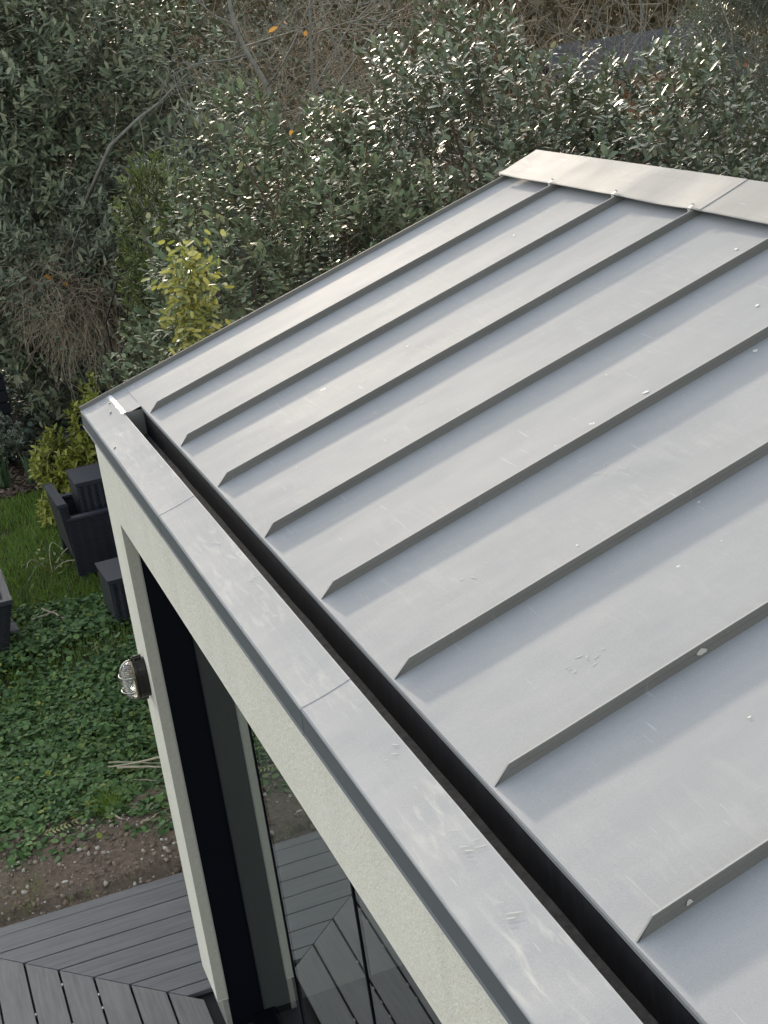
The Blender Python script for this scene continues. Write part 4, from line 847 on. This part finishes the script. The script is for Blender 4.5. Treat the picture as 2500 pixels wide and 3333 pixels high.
tuft('strap_plant', 'clump of pale strap leaves below the cream edged shrub', 'plant', (-9.0, 0.10), 26, 0.25, 0.5, 0.012, M['strap'], 0.05, 0.25)
tuft('strap_plant', 'single upright clump of strap leaves at the lawn end', 'plant', (-8.9, 0.36), 9, 0.25, 0.42, 0.011, M['strap'], 0.015, 0.15)
tuft('strap_plant', 'arching clump of strap leaves beside the compost bin', 'plant', (-12.4, 0.95), 60, 0.3, 0.6, 0.014, M['strap'], 0.10, 0.5)
tuft('strap_plant', 'sparse bulb leaves in the dark bed before the thin timber board', 'plant', (-11.2, 0.75), 26, 0.2, 0.42, 0.013, M['strap'], 0.10, 0.35)
tuft('strap_plant', 'two dark leaf blades standing in the middle of the lawn', 'plant', (-5.55, -0.15), 6, 0.2, 0.42, 0.009, M['strap'], 0.03, 0.3)
tuft('strap_plant', 'curved yellowish leaves beside the wicker stool', 'plant', (-4.05, 0.33), 16, 0.1, 0.24, 0.008, M['shoots'], 0.07, 0.9)

# dry stalk plant on the lawn
DS = empty('dead_flower', (-6.2, 0.18, ZG), 'dead flower plant with arched straw coloured stalks on the lawn', 'plant'); mb = MB()
for (a, b2, hgt) in ((0.0, 0.0, 0.26), (0.06, -0.10, 0.20), (-0.05, 0.08, 0.16), (0.1, 0.06, 0.14)):
    mb.tube([(a * t * 3, b2 * t * 3 + 0.10 * t * t, hgt * math.sin(min(1.0, t) * 2.2)) for t in np.linspace(0, 1, 8)], [0.006 - 0.003 * t for t in np.linspace(0, 1, 8)], 5)
mb.build('stalks', M['straw'], DS)
n = 60; add_leaves(DS, 'withered_leaves', np.array(DS.location) + np.stack([rng.normal(size=n) * 0.16, rng.normal(size=n) * 0.11, 0.05 + 0.14 * rng.random(n)], 1), M['shoots'], 0.05, 0.022, spread=1.0)
# loose sticks
sticks = [('pale dry stick lying at the top of the stick pile by the pier', (-2.20, 0.33), (-2.36, -0.02), 0.007, 0.09), ('long pale stick crossing the stick pile by the pier', (-2.28, 0.03), (-2.16, 0.36), 0.008, 0.07), ('thin forked stick at the bottom of the pile by the pier', (-2.42, 0.00), (-2.24, 0.34), 0.005, 0.05), ('short brown stick on the left of the pile by the pier', (-2.14, 0.05), (-2.05, 0.26), 0.005, 0.05),
          ('straw coloured stick lying left of the bright grass tuft', (-1.96, -0.36), (-1.99, -0.14), 0.008, 0.035), ('short whitish stick standing in the soil below the grass tuft', (-1.80, -0.09), (-1.62, 0.0), 0.006, 0.05), ('whitish stick lying right of the grass tuft near the pier', (-1.60, 0.04), (-1.70, 0.18), 0.007, 0.05),
          ('fallen straw coloured stalk on the grass right of the planter', (-5.02, -0.12), (-5.16, 0.08), 0.009, 0.06), ('second fallen stalk crossing the straw stalk on the grass', (-5.22, -0.02), (-4.95, 0.12), 0.008, 0.05)]
for lab, a, b2, r_s, h_s in sticks:
    za, zb_ = ZG + 0.035 + h_s, ZG + 0.03 + h_s * 0.6; mb = MB(); A = Vector((a[0], a[1], za)); Bv = Vector((b2[0], b2[1], zb_)); pts = []
    for t in np.linspace(0, 1, 7): q = A.lerp(Bv, t) + Vector((mnoise.noise((t * 3, a[0], 0)), mnoise.noise((t * 3, a[1], 4)), 0)) * 0.02 - A; pts.append(tuple(q))
    mb.tube(pts, [r_s * (1 - 0.4 * t) for t in np.linspace(0, 1, 7)], 6)
    if 'forked' in lab or 'long' in lab: mb.tube([pts[3], tuple(Vector(pts[3]) + Vector((0.07, 0.03, 0.02)))], [r_s * 0.6, r_s * 0.3], 5)
    o = mb.build('dry_stick', M['straw']); o.location = A; tag(o, lab, 'stick', 'loose dry sticks on the ground')
# fern-like pale frond on the soil
FR = empty('dry_frond', (-1.80, -0.47, ZG + 0.05), 'pale yellow dried frond lying on the ivy edge', 'frond'); pos = []; dv = []
for k in range(9):
    for s_ in (-1, 1): pos.append((0.0 - 0.012 * k * 0.4, 0.022 * k, 0.03)); dv.append((s_ * 0.9 + 0.3, 0.5, 0.1))
n = len(pos); leafmesh('leaflets', [leaves(np.array(pos), np.array(dv, float), np.array([[0.2, 0, 1.0]] * n) + rng.normal(size=(n, 3)) * 0.2, np.full(n, 0.045), np.full(n, 0.014), 'lance', 0.1)], M['frond'], FR)
# stones and crumbs on the soil
mb = MB(); V = []; Fm = None
ico = bmesh.new(); bmesh.ops.create_icosphere(ico, subdivisions=1, radius=1); iv = np.array([v.co[:] for v in ico.verts]); ifc = np.array([[v.index for v in f.verts] for f in ico.faces]); ico.free()
N = 5200; x = rng.uniform(-2.1, -1.03, N); y = rng.uniform(-2.3, 0.72, N); k = (x > -1.85 + 0.2 * y) ; x, y = x[k], y[k]; n = len(x)
r_s = 0.003 + 0.015 * rng.random(n) ** 5; e = np.minimum(1, (x + 2.25) / 0.35); zz = np.array([ZG - 0.03 + 0.10 * max(0, ee) + 0.035 * mnoise.noise((a * 3, b2 * 3, 0)) + 0.018 * mnoise.noise((a * 11, b2 * 11, 5)) for a, b2, ee in zip(x, y, e)])
zz = np.where(x > -1.12, np.minimum(zz, ZDECK - 0.03), zz)
V = (iv[None] * (1 + 0.25 * rng.normal(size=(n, len(iv), 1))) * (r_s[:, None, None] * rng.uniform(0.6, 1.2, (n, 1, 3))) + np.stack([x, y, zz + r_s * 0.2], 1)[:, None]).astype(np.float32)
o = leafmesh('stones', [(V, ifc, np.zeros((len(iv), 2), np.float32))], M['stone']); tag(o, 'small stones and crumbs scattered over the bare soil', 'stones', kind='stuff')
